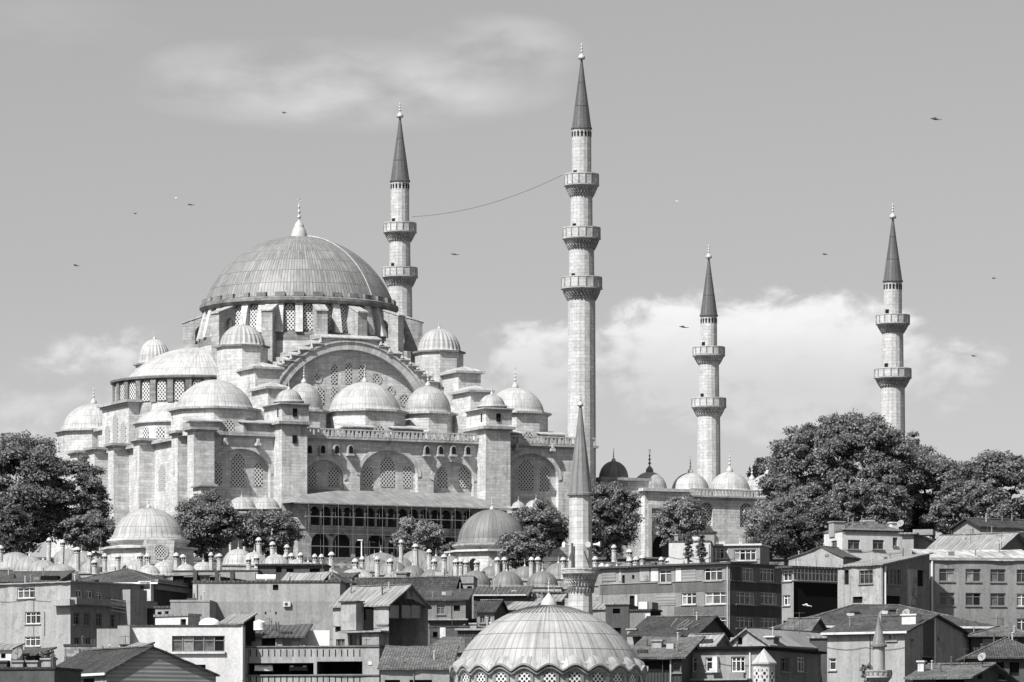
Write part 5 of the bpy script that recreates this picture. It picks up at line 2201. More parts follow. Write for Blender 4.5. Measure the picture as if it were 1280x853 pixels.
        for i in range(rr.choice((0, 1, 1, 2))):             # pipes and cables down the front
            u = s.x0 + W * rr.choice((.03, .97, rr.uniform(.2, .8)))
            b = MB()
            b.tube((u, -.07, -1), (u, -.07, H - .15), rr.choice((.03, .05)), 5)
            obj('downpipe', b, M[rr.choice(('metal', 'metal_d', 'frame_d'))], s.root)
        if rr.random() < .5 and W < 13:                      # cable slung along the wall
            z = H - rr.uniform(.8, 2.5)
            b = MB()
            pr = None
            for k in range(9):
                q = (s.x0 + W * k / 8, -.06, z - .25 * math.sin(PI * ((k * 2) % 8) / 8) - .02 * k)
                if pr:
                    b.tube(pr, q, .018, 4)
                pr = q
            obj('wall_cable', b, M['rubber'], s.root)
        if rr.random() < .45 and H > 3.5:                    # air conditioner
            u, z = s.x0 + W * rr.uniform(.1, .85), H - rr.uniform(1.6, 3.0)
            b = MB()
            for h_ in s.fh:
                if u < h_[1][0] + .2 and u + 1.0 > h_[0][0] and z < h_[2][1] + .2 and z + .7 > h_[0][1]:
                    return
            b.box(u, -.34, z, u + .8, -.02, z + .55)
            o = obj('air_conditioner', b, M['p_white'], s.root)
            b = MB()
            b.tube((u + .32, -.33, z + .27), (u + .32, -.36, z + .27), .2, 12)
            obj('fan_grille', b, M['p_dark'], o)

    # ---- extras
    def gutter(s, m='frame', o=.4, side=False):
        b = MB()
        b.box(s.x0 - o, -o - .12, s.H - .16, s.x1 + o, -o, s.H + .06)
        if side:
            x = o if s.left else -o
            b.box(min(x, x + .12), -o, s.H - .16, max(x, x + .12), s.D + o, s.H + .06)
        obj('gutter', b, M[m], s.root)

    def chimney(s, px, yt, yb, v, w=.8, m='p_light', cap=True):
        u = s.fu_at(px, v)
        z0, z1 = s.z(yb, u, v), s.z(yt, u, v)
        b = MB()
        b.box(u - w / 2, v - w / 2, z0 - .8, u + w / 2, v + w / 2, z1 - .15)
        if cap:
            b.box(u - w / 2 - .12, v - w / 2 - .12, z1 - .15, u + w / 2 + .12, v + w / 2 + .12, z1)
        obj('chimney', b, M[m], s.root)

    def fu_at(s, px, v):
        k = (px - CX) / F
        return (k * (s.Y + v * s.c) - (s.ox - v * s.s)) / (s.c - k * s.s)

    def strip(s, a, ya, c, yb, m, side=False, d=.05, name='wall_panel'):
        """a raised panel, band or pipe on a face, given in photo pixels"""
        h = s.rect((a, ya, c, yb), side)
        fn = s.fn_s if side else s.fn_f
        b = MB()
        p = [fn(x, z, -d) for x, z in h]
        q = [fn(x, z, 0) for x, z in h]
        b.face(p, h)
        for i in range(4):
            j = (i + 1) % 4
            b.face([p[i], p[j], q[j], q[i]])
        return obj(name, b, M[m], s.root)

    def box(s, a, ya, c, yb, d, m, name='bay', v=0., roofm=None, side=False):
        """a box standing out from (or set behind) the front by d metres"""
        x0, x1 = sorted((s.fu_at(a, v), s.fu_at(c, v)))
        z0, z1 = s.z(yb, x0, v), s.z(ya, x0, v)
        b = MB()
        b.box(x0, v, z0, x1, v + d, z1) if d > 0 else b.box(x0, v + d, z0, x1, v, z1)
        o = obj(name, b, M[m], s.root)
        if roofm:
            r = MB()
            lo, hi = (v, v + d) if d > 0 else (v + d, v)
            r.box(x0 - .2, lo - .2, z1 + .002, x1 + .2, hi + (.2 if d > 0 else 0), z1 + .14)
            obj('bay_roof', r, M[roofm], o)
        return o

    def pipe(s, px, ya, yb, side=False, m='metal', r=.07):
        h = s.rect((px, ya, px + .01, yb), side)
        fn = s.fn_s if side else s.fn_f
        x = h[0][0]
        b = MB()
        b.tube(fn(x, h[0][1], -.1), fn(x, h[2][1], -.1), r, 6)
        obj('drainpipe', b, M[m], s.root)


# ============ upper right, under the trees
h = House('white house with a low hip roof and three front windows right below the tree mound', 1053, 640, 22, 1128, 663, 700, sx=1030, wall='p_white', roof='hip', rh=1.3, roofm='tile_l', over=.1,
          fw=((1060, 675, 1075, 687, 'd'), (1091, 675, 1105, 687, 'd'), (1116, 672, 1122, 683, 'd')), sw=((1039, 676, 1046, 686, 'd'),))
h.strip(1053, 666, 1128, 668, 'p_light')
h.strip(1053, 661.5, 1128, 663, 'p_light', d=.3)
h.chimney(1046, 652, 664, 3, 1.6, 'p_light')
h.chimney(1084, 651, 661, 5, 1.3, 'p_white')
h.chimney(1117, 653, 662, 2, 1.0, 'p_white')
h = House('small flat shed with a dim side between the white house and the bright sloping roofs', 1142, 640, -12, 1128, 668, 700, sx=1196, wall='p_light', side='p_dim', roof='flat', roofm='sheet', over=.5, sw=((1165, 676, 1185, 684, 'dark'),))
h.box(1141, 662, 1166, 669, 3, 'p_mid', v=1.5, name='roof_box')
h = House('pale gabled house at the right edge directly under the trees', 1225, 652, 28, 1300, 658, 700, sx=1192, wall='p_light', roof='gable', rh=1.1, roofm='tile_d', over=.5, gable=1210)
h = House('low building with a broad bright sheet roof, left of the pale gabled house', 1244, 622, -35, 1160, 688, 705, sx=1290, wall='p_dim', side='p_dim', roof='gable', rh=2.3, roofm='sheet', over=.8)
h = House('lean-to shed with a streaked pale roof at the right edge, above the long windowed block', 1230, 630, -30, 1180, 676, 700, sx=1275, wall='p_dark', side='p_dark', roof='shed', rh=1.6, roofm='sheet', over=.6)

# ============ long grey block at the right edge
bw = []
for i, (px, q) in enumerate(((1174, 1193), (1207, 1226), (1238, 1257), (1271, 1290))):
    for j, y in enumerate((711, 741, 772)):
        if j == 2 and i < 3:
            continue
        bw.append((px, y + i * .4, q, y + 16 + i * .4, 'w' if (i == 3 and j) else 'd'))
h = House('long grey block of flats at the right edge with rows of square dark windows', 1163, 590, 6, 1300, 700, 800, D=12, wall='p_shop', roof='shed', rh=1.8, roofm='sheet_l', over=.25, fw=bw)
h.pipe(1165, 700, 800, m='frame', r=.14)
h.strip(1163, 697.5, 1300, 701, 'conc', d=.25)
h = House('stained building with a sloping roof, pale peeling front turned left, side toned as shade', 1103, 580, -42, 1053, 706, 780, sx=1162, wall='p_peel', side='p_dim', roof='shed', rh=1.6, roofm='sheet', over=.3,
          fw=((1074, 713, 1091, 730, 'd'), (1066, 746, 1078, 754, 'dark'), (1055.5, 713, 1061, 731, 'dark')), sw=((1107, 712, 1126, 731, 'd'), (1147, 713, 1155, 733, 'dark'), (1107, 745, 1126, 760, 'dark')))
h.pipe(1106, 708, 760, True, 'frame', .1)
h.strip(1134, 712, 1146, 756, 'p_peel', True)
h = House('blank pale wall with a slanting top behind the black-clad corner', 1054, 588, -30, 986, 697, 770, sx=1075, wall='p_light', side='p_mid', roof='gable_v', rh=1.3, roofm='sheet_d', over=.15, gable=1026)
h.strip(1031, 693, 1036, 696, 'p_dim')

# ============ the big three-storey workshop building
fw = [(824, 712, 839, 729), (880, 709.5, 902.5, 726), (852, 741, 870, 756, 'w', 3), (881, 740, 909, 755.5, 'w', 3), (882, 772, 909, 785, 'w', 3), (853, 772.5, 870, 776, 'dark'),
      (777.5, 719, 781, 731, 'dark'), (790, 719, 793, 724, 'dark'), (787, 745, 793, 758, 'dark')]
sw = [(928, 710, 943, 727), (950, 711, 969, 727), (920, 740.5, 944, 756, 'w', 4), (951, 741, 972, 756, 'w', 4), (920, 772, 943, 786, 'w', 4), (951, 773, 972, 786, 'w', 4)]
h = House('wide three-storey workshop block with banded walls, white windows and a thin flat roof', 912, 562, -38, 748, 705, 800, sx=977, wall='p_shop', side='p_dim', roof='flat', roofm='sheet_d', over=.5, fw=fw, sw=sw)
for (ya, yb) in ((728.5, 739.5), (757.5, 771)):
    h.strip(843, ya, 911.5, yb, 'p_band', d=.03)
    h.strip(912.5, ya, 976, yb, 'p_dark', True, .03)  # side bands toned darker than the front ones, as shade
h.strip(750, 730, 842, 742, 'p_band', d=.03)
h.strip(750, 727.5, 911.5, 728.3, 'conc', d=.12)
h.strip(912.5, 727.5, 976, 728.3, 'conc', True, .12)
for a, c, m in ((753, 770, 'siding'), (774, 777, 'p_light'), (800, 812, 'p_peel'), (814, 823, 'p_white'), (845, 852, 'p_white'), (853, 870, 'siding')):
    h.strip(a, 710.5, c, 727, m, d=.06, name='shutter')
h.strip(820, 744, 845, 757, 'siding', d=.06, name='shutter')
h.strip(794, 744, 797, 758, 'p_white', d=.06, name='shutter')
h.strip(914, 709, 926, 727, 'p_dark', True, .05, name='shutter')
h.pipe(910, 706, 800, False, 'metal', .1)
h2 = House('corner wing with a glazed top strip over a blank black wall', 990, 556, -52, 977.5, 710, 800, sx=1047, wall='p_mid', side='p_black', roof='flat', roofm='sheet_d', over=.55,
           fw=((978.5, 712.5, 989.5, 726.5, 'w', 2), (979, 744, 987.5, 757, 'w', 2), (979, 776, 986, 787, 'dark')))
h2.strip(990.2, 711, 1047, 728.5, 'p_mid', True, .06)
hx = h2.rect((991, 712.5, 1046, 727), True)
bb = MB()
for i in range(13):
    y = hx[0][0] + (hx[1][0] - hx[0][0]) * i / 12
    bb.box(.07, y - .06, hx[0][1], .13, y + .06, hx[2][1])
bb.box(.07, hx[0][0], hx[0][1], .15, hx[1][0], hx[0][1] + .1)
bb.box(.07, hx[0][0], hx[2][1] - .45, .12, hx[1][0], hx[2][1] - .38)
wo = obj('strip_window', bb, M['frame'], h2.root)
bb = MB()
bb.face([(.065, hx[0][0], hx[0][1]), (.065, hx[1][0], hx[0][1]), (.065, hx[1][0], hx[2][1]), (.065, hx[0][0], hx[2][1])])
obj('pane', bb, M['curtain'], wo)
h2.pipe(990.6, 728, 800, True, 'metal', .08)
h = House('flat-roofed penthouse with broad white windows on the workshop roof', 950, 596, -14, 887, 682, 706, D=6, wall='p_mid', roof='flat', roofm='p_white', over=.25, base=ZW(708, 596),
          fw=((890.5, 686, 909.5, 699, 'w', 4), (918, 687, 945, 701, 'w', 4)))
h = House('bright white blank wall with a slanting top beside the penthouse', 888, 592, -6, 836, 678, 706, D=5, wall='p_white', roof='flat', roofm='sheet_d', over=.05, base=ZW(712, 592))
h.box(865, 671, 876, 679, 2, 'p_white', v=1, name='roof_box')
h.box(876, 666, 893, 682, 2.5, 'p_mid', v=2, name='roof_box', roofm='sheet_d')

# ============ right foreground
h = House('broad low house under a wide dark hipped tile roof behind the pale windowed house', 990, 522, 8, 1242, 783, 815, D=17, wall='p_light', roof='hip', rh=2.7, roofm='tile', over=.7,
          fw=((1006, 786, 1018, 796, 'dark'), (1022, 786, 1036, 796, 'dark'), (1196, 789, 1207, 792, 'dark'), (1218, 789, 1232, 793, 'dark')))
h.gutter('p_white', .7)
h.chimney(1063, 765, 771, 4, .7, 'p_white', False)
h.chimney(1068, 764, 772, 5, .8, 'p_dark')
h.chimney(1106, 762, 770, 5, .7, 'p_white', False)
h.chimney(1113, 761, 771, 6, .9, 'p_dark')
h = House('pale rough-plastered house with a grey gable side and two tiny windows at the lower right', 1131, 472, -30, 1034, 790, 870, sx=1213, wall='p_light', side='p_light', roof='gable', rh=1.75, roofm='tile', over=.45, gable=1168,
          fw=((1036, 823, 1045, 838, 'w', 1), (1108.5, 792, 1120.5, 801, 'w', 2)), sw=((1139, 799, 1142, 803, 'dark'), (1172, 797, 1174, 802, 'dark')))
h.gutter('p_white', .45)
h.strip(1154, 775, 1167, 821, 'brickm', True, .05)
h.strip(1153, 822, 1166, 842, 'p_black', True, .05)
h.pipe(1167.5, 772, 842, True, 'frame', .08)
h.chimney(1140, 768, 775, 3.5, 1.5, 'p_white')
h = House('dark timber-sided house under a grey hip roof at the right edge', 1214, 484, 4, 1300, 795, 840, D=7, wall='wood_d', roof='hip', rh=1.1, roofm='tile_l', over=.6, fw=((1228, 800, 1271, 815, 'd', 5),))
h.strip(1228, 799, 1271, 816, 'siding')
h = House('low house with a bright ridged hip roof below the timber-sided one', 1214, 462, 0, 1310, 822, 870, D=8, wall='p_dark', roof='hip', rh=2.0, roofm='tile', over=.6, fw=((1246, 828, 1255, 836, 'dark'), (1262, 828, 1274, 845, 'dark')))
h = House('front house at the lower right corner with a shallow tile roof over a dark porch', 1209, 436, -22, 1141, 847, 880, sx=1262, wall='p_dark', side='p_dark', roof='gable', rh=1.3, roofm='tile_l', over=.7,
          fw=((1170, 848, 1206, 862, 'dark'),), sw=((1222, 842, 1228, 849, 'dark'), (1248, 838, 1256, 850, 'w', 2)))
h.chimney(1152, 826, 833, 3, .55, 'p_white')

h = House('long house with a heavy black cornice and three ornate white-framed windows, bottom centre right', 949, 448, -24, 848, 811, 870, sx=1026, wall='p_mid', side='p_dim', roof='flat', roofm='p_black', over=.45,
          fw=((855, 822, 871, 840, 'w', 3), (882, 822, 898, 840, 'w', 2), (914, 821, 931, 840, 'w', 3)), sw=((976, 822, 986.5, 840, 'd'), (996, 822, 1007, 840, 'w', 3)))
h.strip(848, 811, 948, 815, 'brickm', d=.2)
h.strip(949, 811, 1026, 815, 'p_black', True, .2)
for a in (855, 914):
    h.strip(a - .5, 841, a + 17, 851, 'frame_d', d=.35, name='balcony_rail')
h.strip(891, 836, 901, 841, 'p_white', d=.9, name='ledge')
h.strip(848, 849, 940, 851, 'conc', d=1.2, name='ledge')
h.pipe(938, 815, 860, False, 'frame', .07)
h.strip(893, 821, 899, 836, 'p_white', d=.5, name='stone_bust')
h = House('house with a pale gable and a wide sheet roof above the black cornice', 961, 492, -32, 908, 806, 830, sx=1048, wall='p_light', side='p_mid', roof='gable_v', rh=1.6, roofm='sheet', over=.3,
          fw=((913, 797, 917, 806, 'dark'), (922, 797, 928, 806, 'dark')))
h.box(958, 797, 967, 806, 1.2, 'p_dim', v=1.0, name='dormer', roofm='p_white')
h = House('ramshackle house with a crumbling dark tile roof littered with boards below the workshop block', 868, 508, -20, 792, 793, 830, sx=912, wall='p_dark', side='p_dark', roof='gable', rh=2.0, roofm='tile_d', over=.6)
for a in (791, 818, 855):
    h.chimney(a, 786, 797, 1.5 if a != 818 else 3.0, .95, 'p_light' if a != 855 else 'p_mid')
bb = MB()
for k in range(7):
    u = h.fu(836 + k * 4.2)
    zz_ = h.H + .5 + rnd.uniform(0, .5)
    bb.mark()
    bb.tube((u, .6, zz_), (u + rnd.uniform(-.2, .8), 2.2, zz_ + rnd.uniform(.5, 1.0)), .045, 4)
objs('loose_board', bb, M['p_mid'], h.root)
h = House('small glazed attic with a pale lean-to roof set before the crumbling tile roof', 893, 486, -25, 858, 806, 830, sx=910, wall='wood_d', side='p_dim', roof='gable', rh=1.0, roofm='sheet', over=.4, fw=((862, 801, 868, 806, 'd'), (874, 799, 890, 806, 'd')))
h = House('low house with a plain tile roof and a timber veranda right of the scalloped dome', 852, 446, -14, 786, 822, 870, D=8, wall='wood_d', roof='shed', rh=2.0, roofm='tile_l', over=.5, fw=((805, 826, 837, 841, 'dark'), (840, 828, 851, 841, 'd')))
h.pipe(838.5, 822, 860, False, 'metal', .08)
h.chimney(822, 800, 812, 4.2, .9, 'p_light')
h = House('dark stub of a house beside the near minaret', 786, 540, -10, 757, 757, 800, sx=802, wall='p_dark', side='p_dark', roof='parapet', fw=((766, 761, 775, 767, 'dark'), (763, 785, 776, 793, 'dark')))
h = House('roofless shack with a white-edged wall and a white box on top, under the workshop windows', 813, 536, -24, 787, 764, 800, sx=826, wall='p_dim', side='p_black', roof='flat', roofm='tile_d', over=.15)
h.strip(807, 767, 813, 782, 'p_white', d=.06)
h.box(798, 752.5, 809, 763, 1.8, 'p_white', v=.6, name='roof_box')
h.box(808, 753, 815, 763, 1.8, 'p_dim', v=.8, name='roof_box')

# ============ left edge
h = House('tall plastered flats at the left edge with three white windows one above another', 88, 590, -34, -14, 728, 830, sx=192, wall='p_light', side='p_shop', roof='shed', rh=.2, roofm='conc', over=.3,
          fw=((21.5, 735, 43.5, 748, 'w', 3), (31.5, 765, 50.5, 780, 'w', 3), (31, 796, 50, 808, 'w', 3)),
          sw=((95, 738, 103, 747), (108, 739, 116, 748), (120, 741, 128, 752), (92, 766, 99.5, 781, 'd', 2), (105, 766.5, 112, 782, 'd', 2), (120, 767, 127.5, 783, 'd', 2), (136, 768, 144, 784, 'd', 2), (93, 797, 100, 806, 'd', 2), (107, 798, 114, 806, 'd', 2)))
h.strip(88.5, 750, 190, 758.5, 'p_mid', True, .9, name='balcony')
h.strip(70, 750, 93, 757.5, 'p_light', d=.9, name='balcony')
h.strip(55.5, 765, 56.5, 795, 'metal_d', d=.05)
h.strip(150, 738, 171, 800, 'p_mid', True, 1.6, name='lift_shaft')
bb = MB()
for k in range(4):
    z_ = h.H - 3.2 + k * .45
    bb.tube((.9, h.sv(132), z_), (.9, h.sv(152), z_ - .2), .035, 5)
obj('railing', bb, M['frame'], h.root)
h = House('house with a dark hipped roof and white corner bay behind the tall left flats', 192, 602, -16, 84, 729, 770, sx=233, wall='p_dark', side='wood_d', roof='hip', rh=2.1, roofm='tile', over=.9, fw=((128, 731, 140, 738, 'd'), (155, 731, 168, 738, 'w', 2)), sw=((203, 757, 207, 770, 'dark'),))
h.gutter('frame', .9)
h.strip(176, 727, 192, 752, 'p_white', d=1.0, name='corner_bay')
h.strip(178, 728, 191, 737, 'glass', d=1.02, name='bay_window')
h.strip(193, 727, 232, 739.5, 'p_mid', True, .5, name='glazed_gallery')
h = House('low shed with a rusty sheet roof at the left edge before the first small domes', 72, 608, -8, -14, 727, 760, sx=90, wall='p_dark', roof='shed', rh=1.6, roofm='sheet_d', over=.3)
h.box(51, 720, 72, 726.5, 1.5, 'p_black', v=.1, name='dormer')
h = House('ruined low house with buttress strips and small openings under the bleached domes', 322, 610, -6, 216, 714, 745, sx=330, wall='p_mid', roof='parapet', fw=((216, 720, 229, 731, 'dark'), (250, 719, 262, 730, 'd', 2), (303, 726, 312, 731, 'dark'), (275, 728, 281, 732, 'w', 1)))
for a in (242, 269, 288):
    h.strip(a, 714, a + 4.5, 732, 'p_dark', d=.25)
h = House('dark flat ruin strip with broken openings beneath the white chimneys', 405, 612, -4, 322, 707, 740, sx=412, wall='p_dark', roof='flat', roofm='tile_d', over=.3, fw=((345, 709, 352, 716, 'dark'), (358, 711, 367, 716, 'dark'), (387, 711, 400, 716, 'dark')))
h = House('big blank plastered wall with a dark coping stretching across the left middle', 425, 545, -4, 241, 728, 830, sx=432, wall='p_light', roof='flat', roofm='sheet_d', over=.12, fw=((341, 731, 348, 738, 'dark'),))
h.strip(241, 752, 424, 800, 'p_mid', d=.04)
h.strip(331, 765, 333, 768, 'dark', d=.06, name='hole')
h.strip(344, 765, 346, 768, 'dark', d=.06, name='hole')
h = House('lower blank wall stepping out left of the big plastered wall', 262, 540, -4, 213, 752.5, 830, D=6, wall='p_mid', roof='flat', roofm='conc', over=.06)
h = House('low hipped tile roof poking up behind the big blank wall', 425, 565, -22, 372, 728, 760, sx=440, wall='p_dim', roof='hip', rh=1.2, roofm='tile', over=.4)
h = House('small shed with a pale sloping roof and dark gable beside the low hipped roof', 402, 562, -30, 352, 727, 745, sx=410, wall='p_dim', side='p_black', roof='shed', rh=.9, roofm='sheet', over=.3)

# ============ left foreground
h = House('white building with one long band of dark glazing, lower left', 304, 452, -3, 149, 783, 880, sx=306.5, wall='p_white', roof='parapet', fw=((215, 795, 281, 815, 'd', 5), (238, 831, 257, 839, 'dark'), (154, 802, 160, 808, 'dark')))
h.strip(214, 815, 281.5, 817.5, 'p_white', d=.25, name='window_ledge')
h.pipe(303, 784, 850, False, 'frame', .08)
h.strip(149, 783, 164, 806, 'p_light', d=1.1)
h = House('white rooftop room with a dark door on the long-glazed building', 235, 458, -38, 194, 770, 785, sx=250, wall='p_white', side='p_mid', roof='flat', roofm='sheet', over=.12, base=ZW(786, 458), fw=((225.5, 774, 232.5, 784, 'dark'),))
h = House('sloping dark-sided rooftop shed beside the white water tank', 304, 460, -34, 276, 779, 786, sx=319, wall='p_dark', side='p_black', roof='shed', rh=.8, roofm='sheet', over=.15, base=ZW(788, 460))
h = House('thin concrete canopy slab sticking out left of the long-glazed building', 149, 462, -2, 121, 789, 800, D=4, wall='p_light', roof='flat', roofm='p_light', over=.0, base=ZW(799, 462))
h = House('two-storey parking deck with slotted parapets and a car in the open bay', 474, 452, -9, 306, 809, 890, sx=500, wall='p_light', side='p_dim', roof='parapet',
          fw=((309, 829, 392, 843.5, 'open'), (396, 827, 453, 843, 'open')))
for (ya, yb) in ((812, 821), (846, 855)):
    bb = MB()
    for k in range(19):
        px = 313 + k * 7.6
        u = h.fu(px)
        bb.box(u - .05, -.012, h.z(yb, u), u + .05, .01, h.z(ya, u))
    obj('parapet_slot', bb, M['dark'], h.root)
h.strip(306, 807.5, 474, 809, 'p_dim', d=.12, name='coping')
h.strip(306, 843.5, 474, 845, 'p_dim', d=.12, name='coping')
h.strip(460, 827, 465, 831.5, 'p_white', d=.05, name='lamp_box')
bb = MB()
u0_, u1_ = h.fu(422), h.fu(434)
bb.box(u0_, 6.9, h.z(842, u0_), u1_, 6.98, h.z(833, u0_))
bb.box(h.fu(441), 6.9, h.z(842, u0_), h.fu(449), 6.98, h.z(831, u0_))
obj('door', bb, M['wood_d'], h.root)
PARK = h
h = House('dark-roofed row of small rooms on top of the parking deck', 377, 462, -5, 305, 796, 812, D=5, wall='p_mid', roof='shed', rh=1.2, roofm='sheet_d', over=.4, base=ZW(812, 462), fw=((306, 798, 315, 811, 'd'), (327, 798, 345, 808, 'dark'), (353, 800, 375, 809, 'd')))
h = House('bright white rectangular screen wall on the parking deck', 412, 466, -3, 378, 791, 812, D=.5, wall='tank', roof='flat', roofm='tank', over=.0, base=ZW(813, 466))
h = House('narrow grey house with a ribbed metal gable roof in the middle of the lower left', 486, 488, -32, 416, 756, 840, sx=535, wall='p_light', side='p_mid', roof='gable', rh=2.0, roofm='sheet', over=.3, gable=512,
          fw=((419, 783, 434, 790, 'dark'), (420, 799, 431, 809, 'd', 2), (437, 793, 454, 808, 'd', 3)), sw=((509, 737, 516, 749, 'dark'),))
h.box(435, 754, 454, 789, -1.3, 'p_light', name='oriel_box', roofm='sheet_d')
h.strip(455, 757, 467, 789, 'p_black', d=.05)
h.strip(471, 780, 486, 782, 'p_dim', d=.1)
h.box(461, 793, 482, 807, -1.2, 'p_mid', name='balcony_box')
h.box(434, 790, 487, 792, -1.6, 'conc', name='balcony_roof')
for a in (487, 502, 514):
    h.strip(a, 757, a + 11, 773, 'p_mid', True, .04)
h = House('pale gravel-roofed house at the bottom edge left of the scalloped dome', 562, 432, -3, 476, 836, 880, D=9, wall='p_mid', roof='shed', rh=2.2, roofm='tile_l', over=.3, fw=((481, 850, 500, 858, 'dark'), (512, 850, 540, 858, 'dark')))
h = House('house with a striped siding gable and a dark tile slope at the bottom left', 133, 424, -58, 50, 842, 880, sx=270, wall='p_light', side='siding', roof='gable', rh=2.3, roofm='tile_d', over=.25, gable=190, fw=((102, 848, 118, 856, 'dark'),))
h.gutter('frame', .25)
h.chimney(128, 819.5, 828, 4.2, 1.0, 'conc')
h = House('dark flat-topped house with squat chimneys in the bottom left corner', 68, 416, -14, -12, 837, 880, D=7, wall='p_dark', roof='flat', roofm='tile_d', over=.1)
for a in (4, 24, 42):
    h.chimney(a, 826, 838, 1.5 + a * .02, 1.0, 'conc' if a != 4 else 'p_dark')
h.chimney(61, 823, 833, 6, 1.0, 'conc')
h = House('tiny white hut with one small opening above the striped gable', 176, 436, -40, 156, 810, 830, sx=192, wall='p_white', side='p_mid', roof='shed', rh=.4, roofm='sheet', over=.1, fw=((164, 813, 168, 817, 'dark'),))
h = House('broken rubble-stone wall fragment before the tall left flats', 137, 468, -6, 80, 808, 840, sx=150, wall='rubble', side='p_black', roof='flat', roofm='tile_d', over=.05, name='ruin')

# ============ middle, below the domes
h = House('flat grey two-window house with a plain parapet under the middle domes', 592, 600, -3, 534, 722, 760, D=8, wall='p_mid', roof='flat', roofm='sheet_d', over=.05, fw=((541, 733, 565, 744, 'd', 4), (573, 734, 578, 746, 'd', 1), (584, 733, 590, 750, 'dark')))
h.strip(534, 721, 592, 729.5, 'p_mid', d=.15)
h = House('long dark tile roof with a whitewashed verge in the centre left', 562, 578, -18, 440, 747, 775, sx=578, wall='p_dark', side='p_dark', roof='gable', rh=2.4, roofm='tile_d', over=.5, fw=((443, 751, 460, 757, 'dark'), (470, 751, 480, 757, 'dark')))
h.chimney(504, 716, 724, 6, 1.3, 'p_dim')
h.chimney(570, 737, 748, .5, .9, 'p_light')
h = House('low dull house with a small balcony window below the grey parapet house', 582, 556, -5, 531, 750, 800, sx=590, wall='p_dim', side='p_dark', roof='shed', rh=1.5, roofm='tile', over=.4, fw=((546, 756, 556, 768, 'd', 2), (567, 757, 575, 764, 'dark')))
h.strip(534, 774, 586, 776, 'conc', d=1.4, name='ledge')
h = House('lean-to with a whitened sloping roof edge and dark doorways right of the grey parapet house', 658, 588, -6, 592, 745, 790, D=6, wall='p_dark', roof='shed', rh=1.3, roofm='sheet_d', over=.3, fw=((607, 753, 615, 768, 'dark'), (636, 755, 640, 766, 'w', 1), (645, 754, 650, 766, 'w', 1)))
h.strip(592, 743.5, 658, 745, 'p_white', d=.45, name='roof_edge')
h = House('dark cluttered shack with a white hanging cloth below the low dull house', 590, 530, -12, 536, 784, 830, sx=604, wall='p_dark', side='p_black', roof='parapet', fw=((541, 790, 547, 797, 'dark'),))
h.strip(550, 784, 557, 799, 'p_white', d=.06, name='hanging_cloth')
h = House('timber shack with a pale shelf roof left of the scalloped dome', 625, 528, -8, 572, 788, 830, D=5, wall='wood_d', roof='flat', roofm='conc', over=.3, fw=((590, 796, 600, 803, 'dark'),))
h.chimney(592, 779, 788, 1, .7, 'p_light')
h = House('sagging tile-roofed outhouse between the shelf-roofed shack and the scalloped dome', 596, 470, -14, 532, 815, 850, sx=620, wall='p_dim', roof='shed', rh=1.6, roofm='tile_l', over=.3)
h = House('low stone service block with a dark coping under the dull grey domes', 712, 606, -2, 592, 742, 790, D=6, wall='stone_d', roof='flat', roofm='sheet_d', over=.4)
h = House('dark shed with a flat roof directly behind the scalloped dome', 700, 590, -6, 655, 752, 800, D=6, wall='p_dark', roof='shed', rh=1., roofm='sheet', over=.3)
h = House('dark shed with a flat cover between the long dark tile roof and the lean-to', 600, 560, -6, 575, 776, 810, D=5, wall='p_dark', roof='flat', roofm='sheet_d', over=.5)
h = House('little lit hut roof right of the near minaret under the workshop block', 760, 560, -8, 741, 762, 800, D=5, wall='p_mid', roof='shed', rh=.8, roofm='sheet', over=.2)
h = House('stepped dark house filling the gap left of the pale windowed house', 1036, 500, -12, 1012, 798, 850, D=6, wall='p_dark', roof='flat', roofm='sheet', over=.2)

# ============ small sheds and lean-tos wedged between the larger houses
h = House('little pale shed at the left edge beside the tall left flats', 14, 452, -10, -14, 812, 830, D=4, wall='p_white', roof='shed', rh=.6, roofm='sheet', over=.2, fw=((1, 817, 7, 823, 'dark'),))
h = House('dark lean-to between the little pale shed and the scruffy bush', 44, 456, -20, 17, 819, 835, D=4, wall='wood_d', side='p_black', roof='shed', rh=.7, roofm='sheet_d', over=.25, fw=((24, 823, 31, 829, 'd', 2),))
h = House('narrow dark house wedged right of the house with the balcony window', 618, 548, -16, 596, 764, 800, D=5, wall='p_dim', side='p_dark', roof='gable', rh=1.2, roofm='tile_d', over=.3, fw=((600, 770, 606, 779, 'd', 2), (609, 770, 614, 779, 'w', 1)))
h = House('small shed with a pale tin roof just above the scalloped dome, left of its finial', 664, 560, -12, 634, 762, 800, D=5, wall='p_dark', side='p_black', roof='shed', rh=1.0, roofm='sheet', over=.3, fw=((640, 767, 648, 775, 'dark'), (652, 767, 660, 774, 'd', 2)))
h = House('low whitewashed hut with a tin roof between the plastered wall and the dark ruin strip', 440, 590, -10, 418, 722, 750, D=4, wall='p_white', side='p_dim', roof='shed', rh=.7, roofm='sheet_d', over=.2, fw=((423, 726, 429, 733, 'dark'),))
h = House('small stepped outbuilding with two openings below the corner bay house', 214, 566, -14, 194, 760, 790, D=5, wall='p_mid', side='p_dark', roof='flat', roofm='sheet_d', over=.15, fw=((197, 765, 202, 772, 'dark'), (206, 764, 211, 773, 'd', 1)))
h = House('tile-roofed cottage crammed under the black-clad corner wing', 1010, 508, -22, 978, 790, 820, D=6, wall='p_mid', side='p_dim', roof='gable', rh=1.4, roofm='tile_l', over=.4, fw=((982, 795, 990, 804, 'w', 2), (996, 795, 1004, 804, 'd', 2)))
h = House('squat shed with a patched roof in front of the ramshackle tile roof', 836, 470, -14, 804, 806, 830, D=5, wall='p_dim', side='p_dark', roof='shed', rh=1.0, roofm='tile_d', over=.3, fw=((810, 811, 818, 819, 'dark'), (824, 811, 832, 819, 'd', 2)))

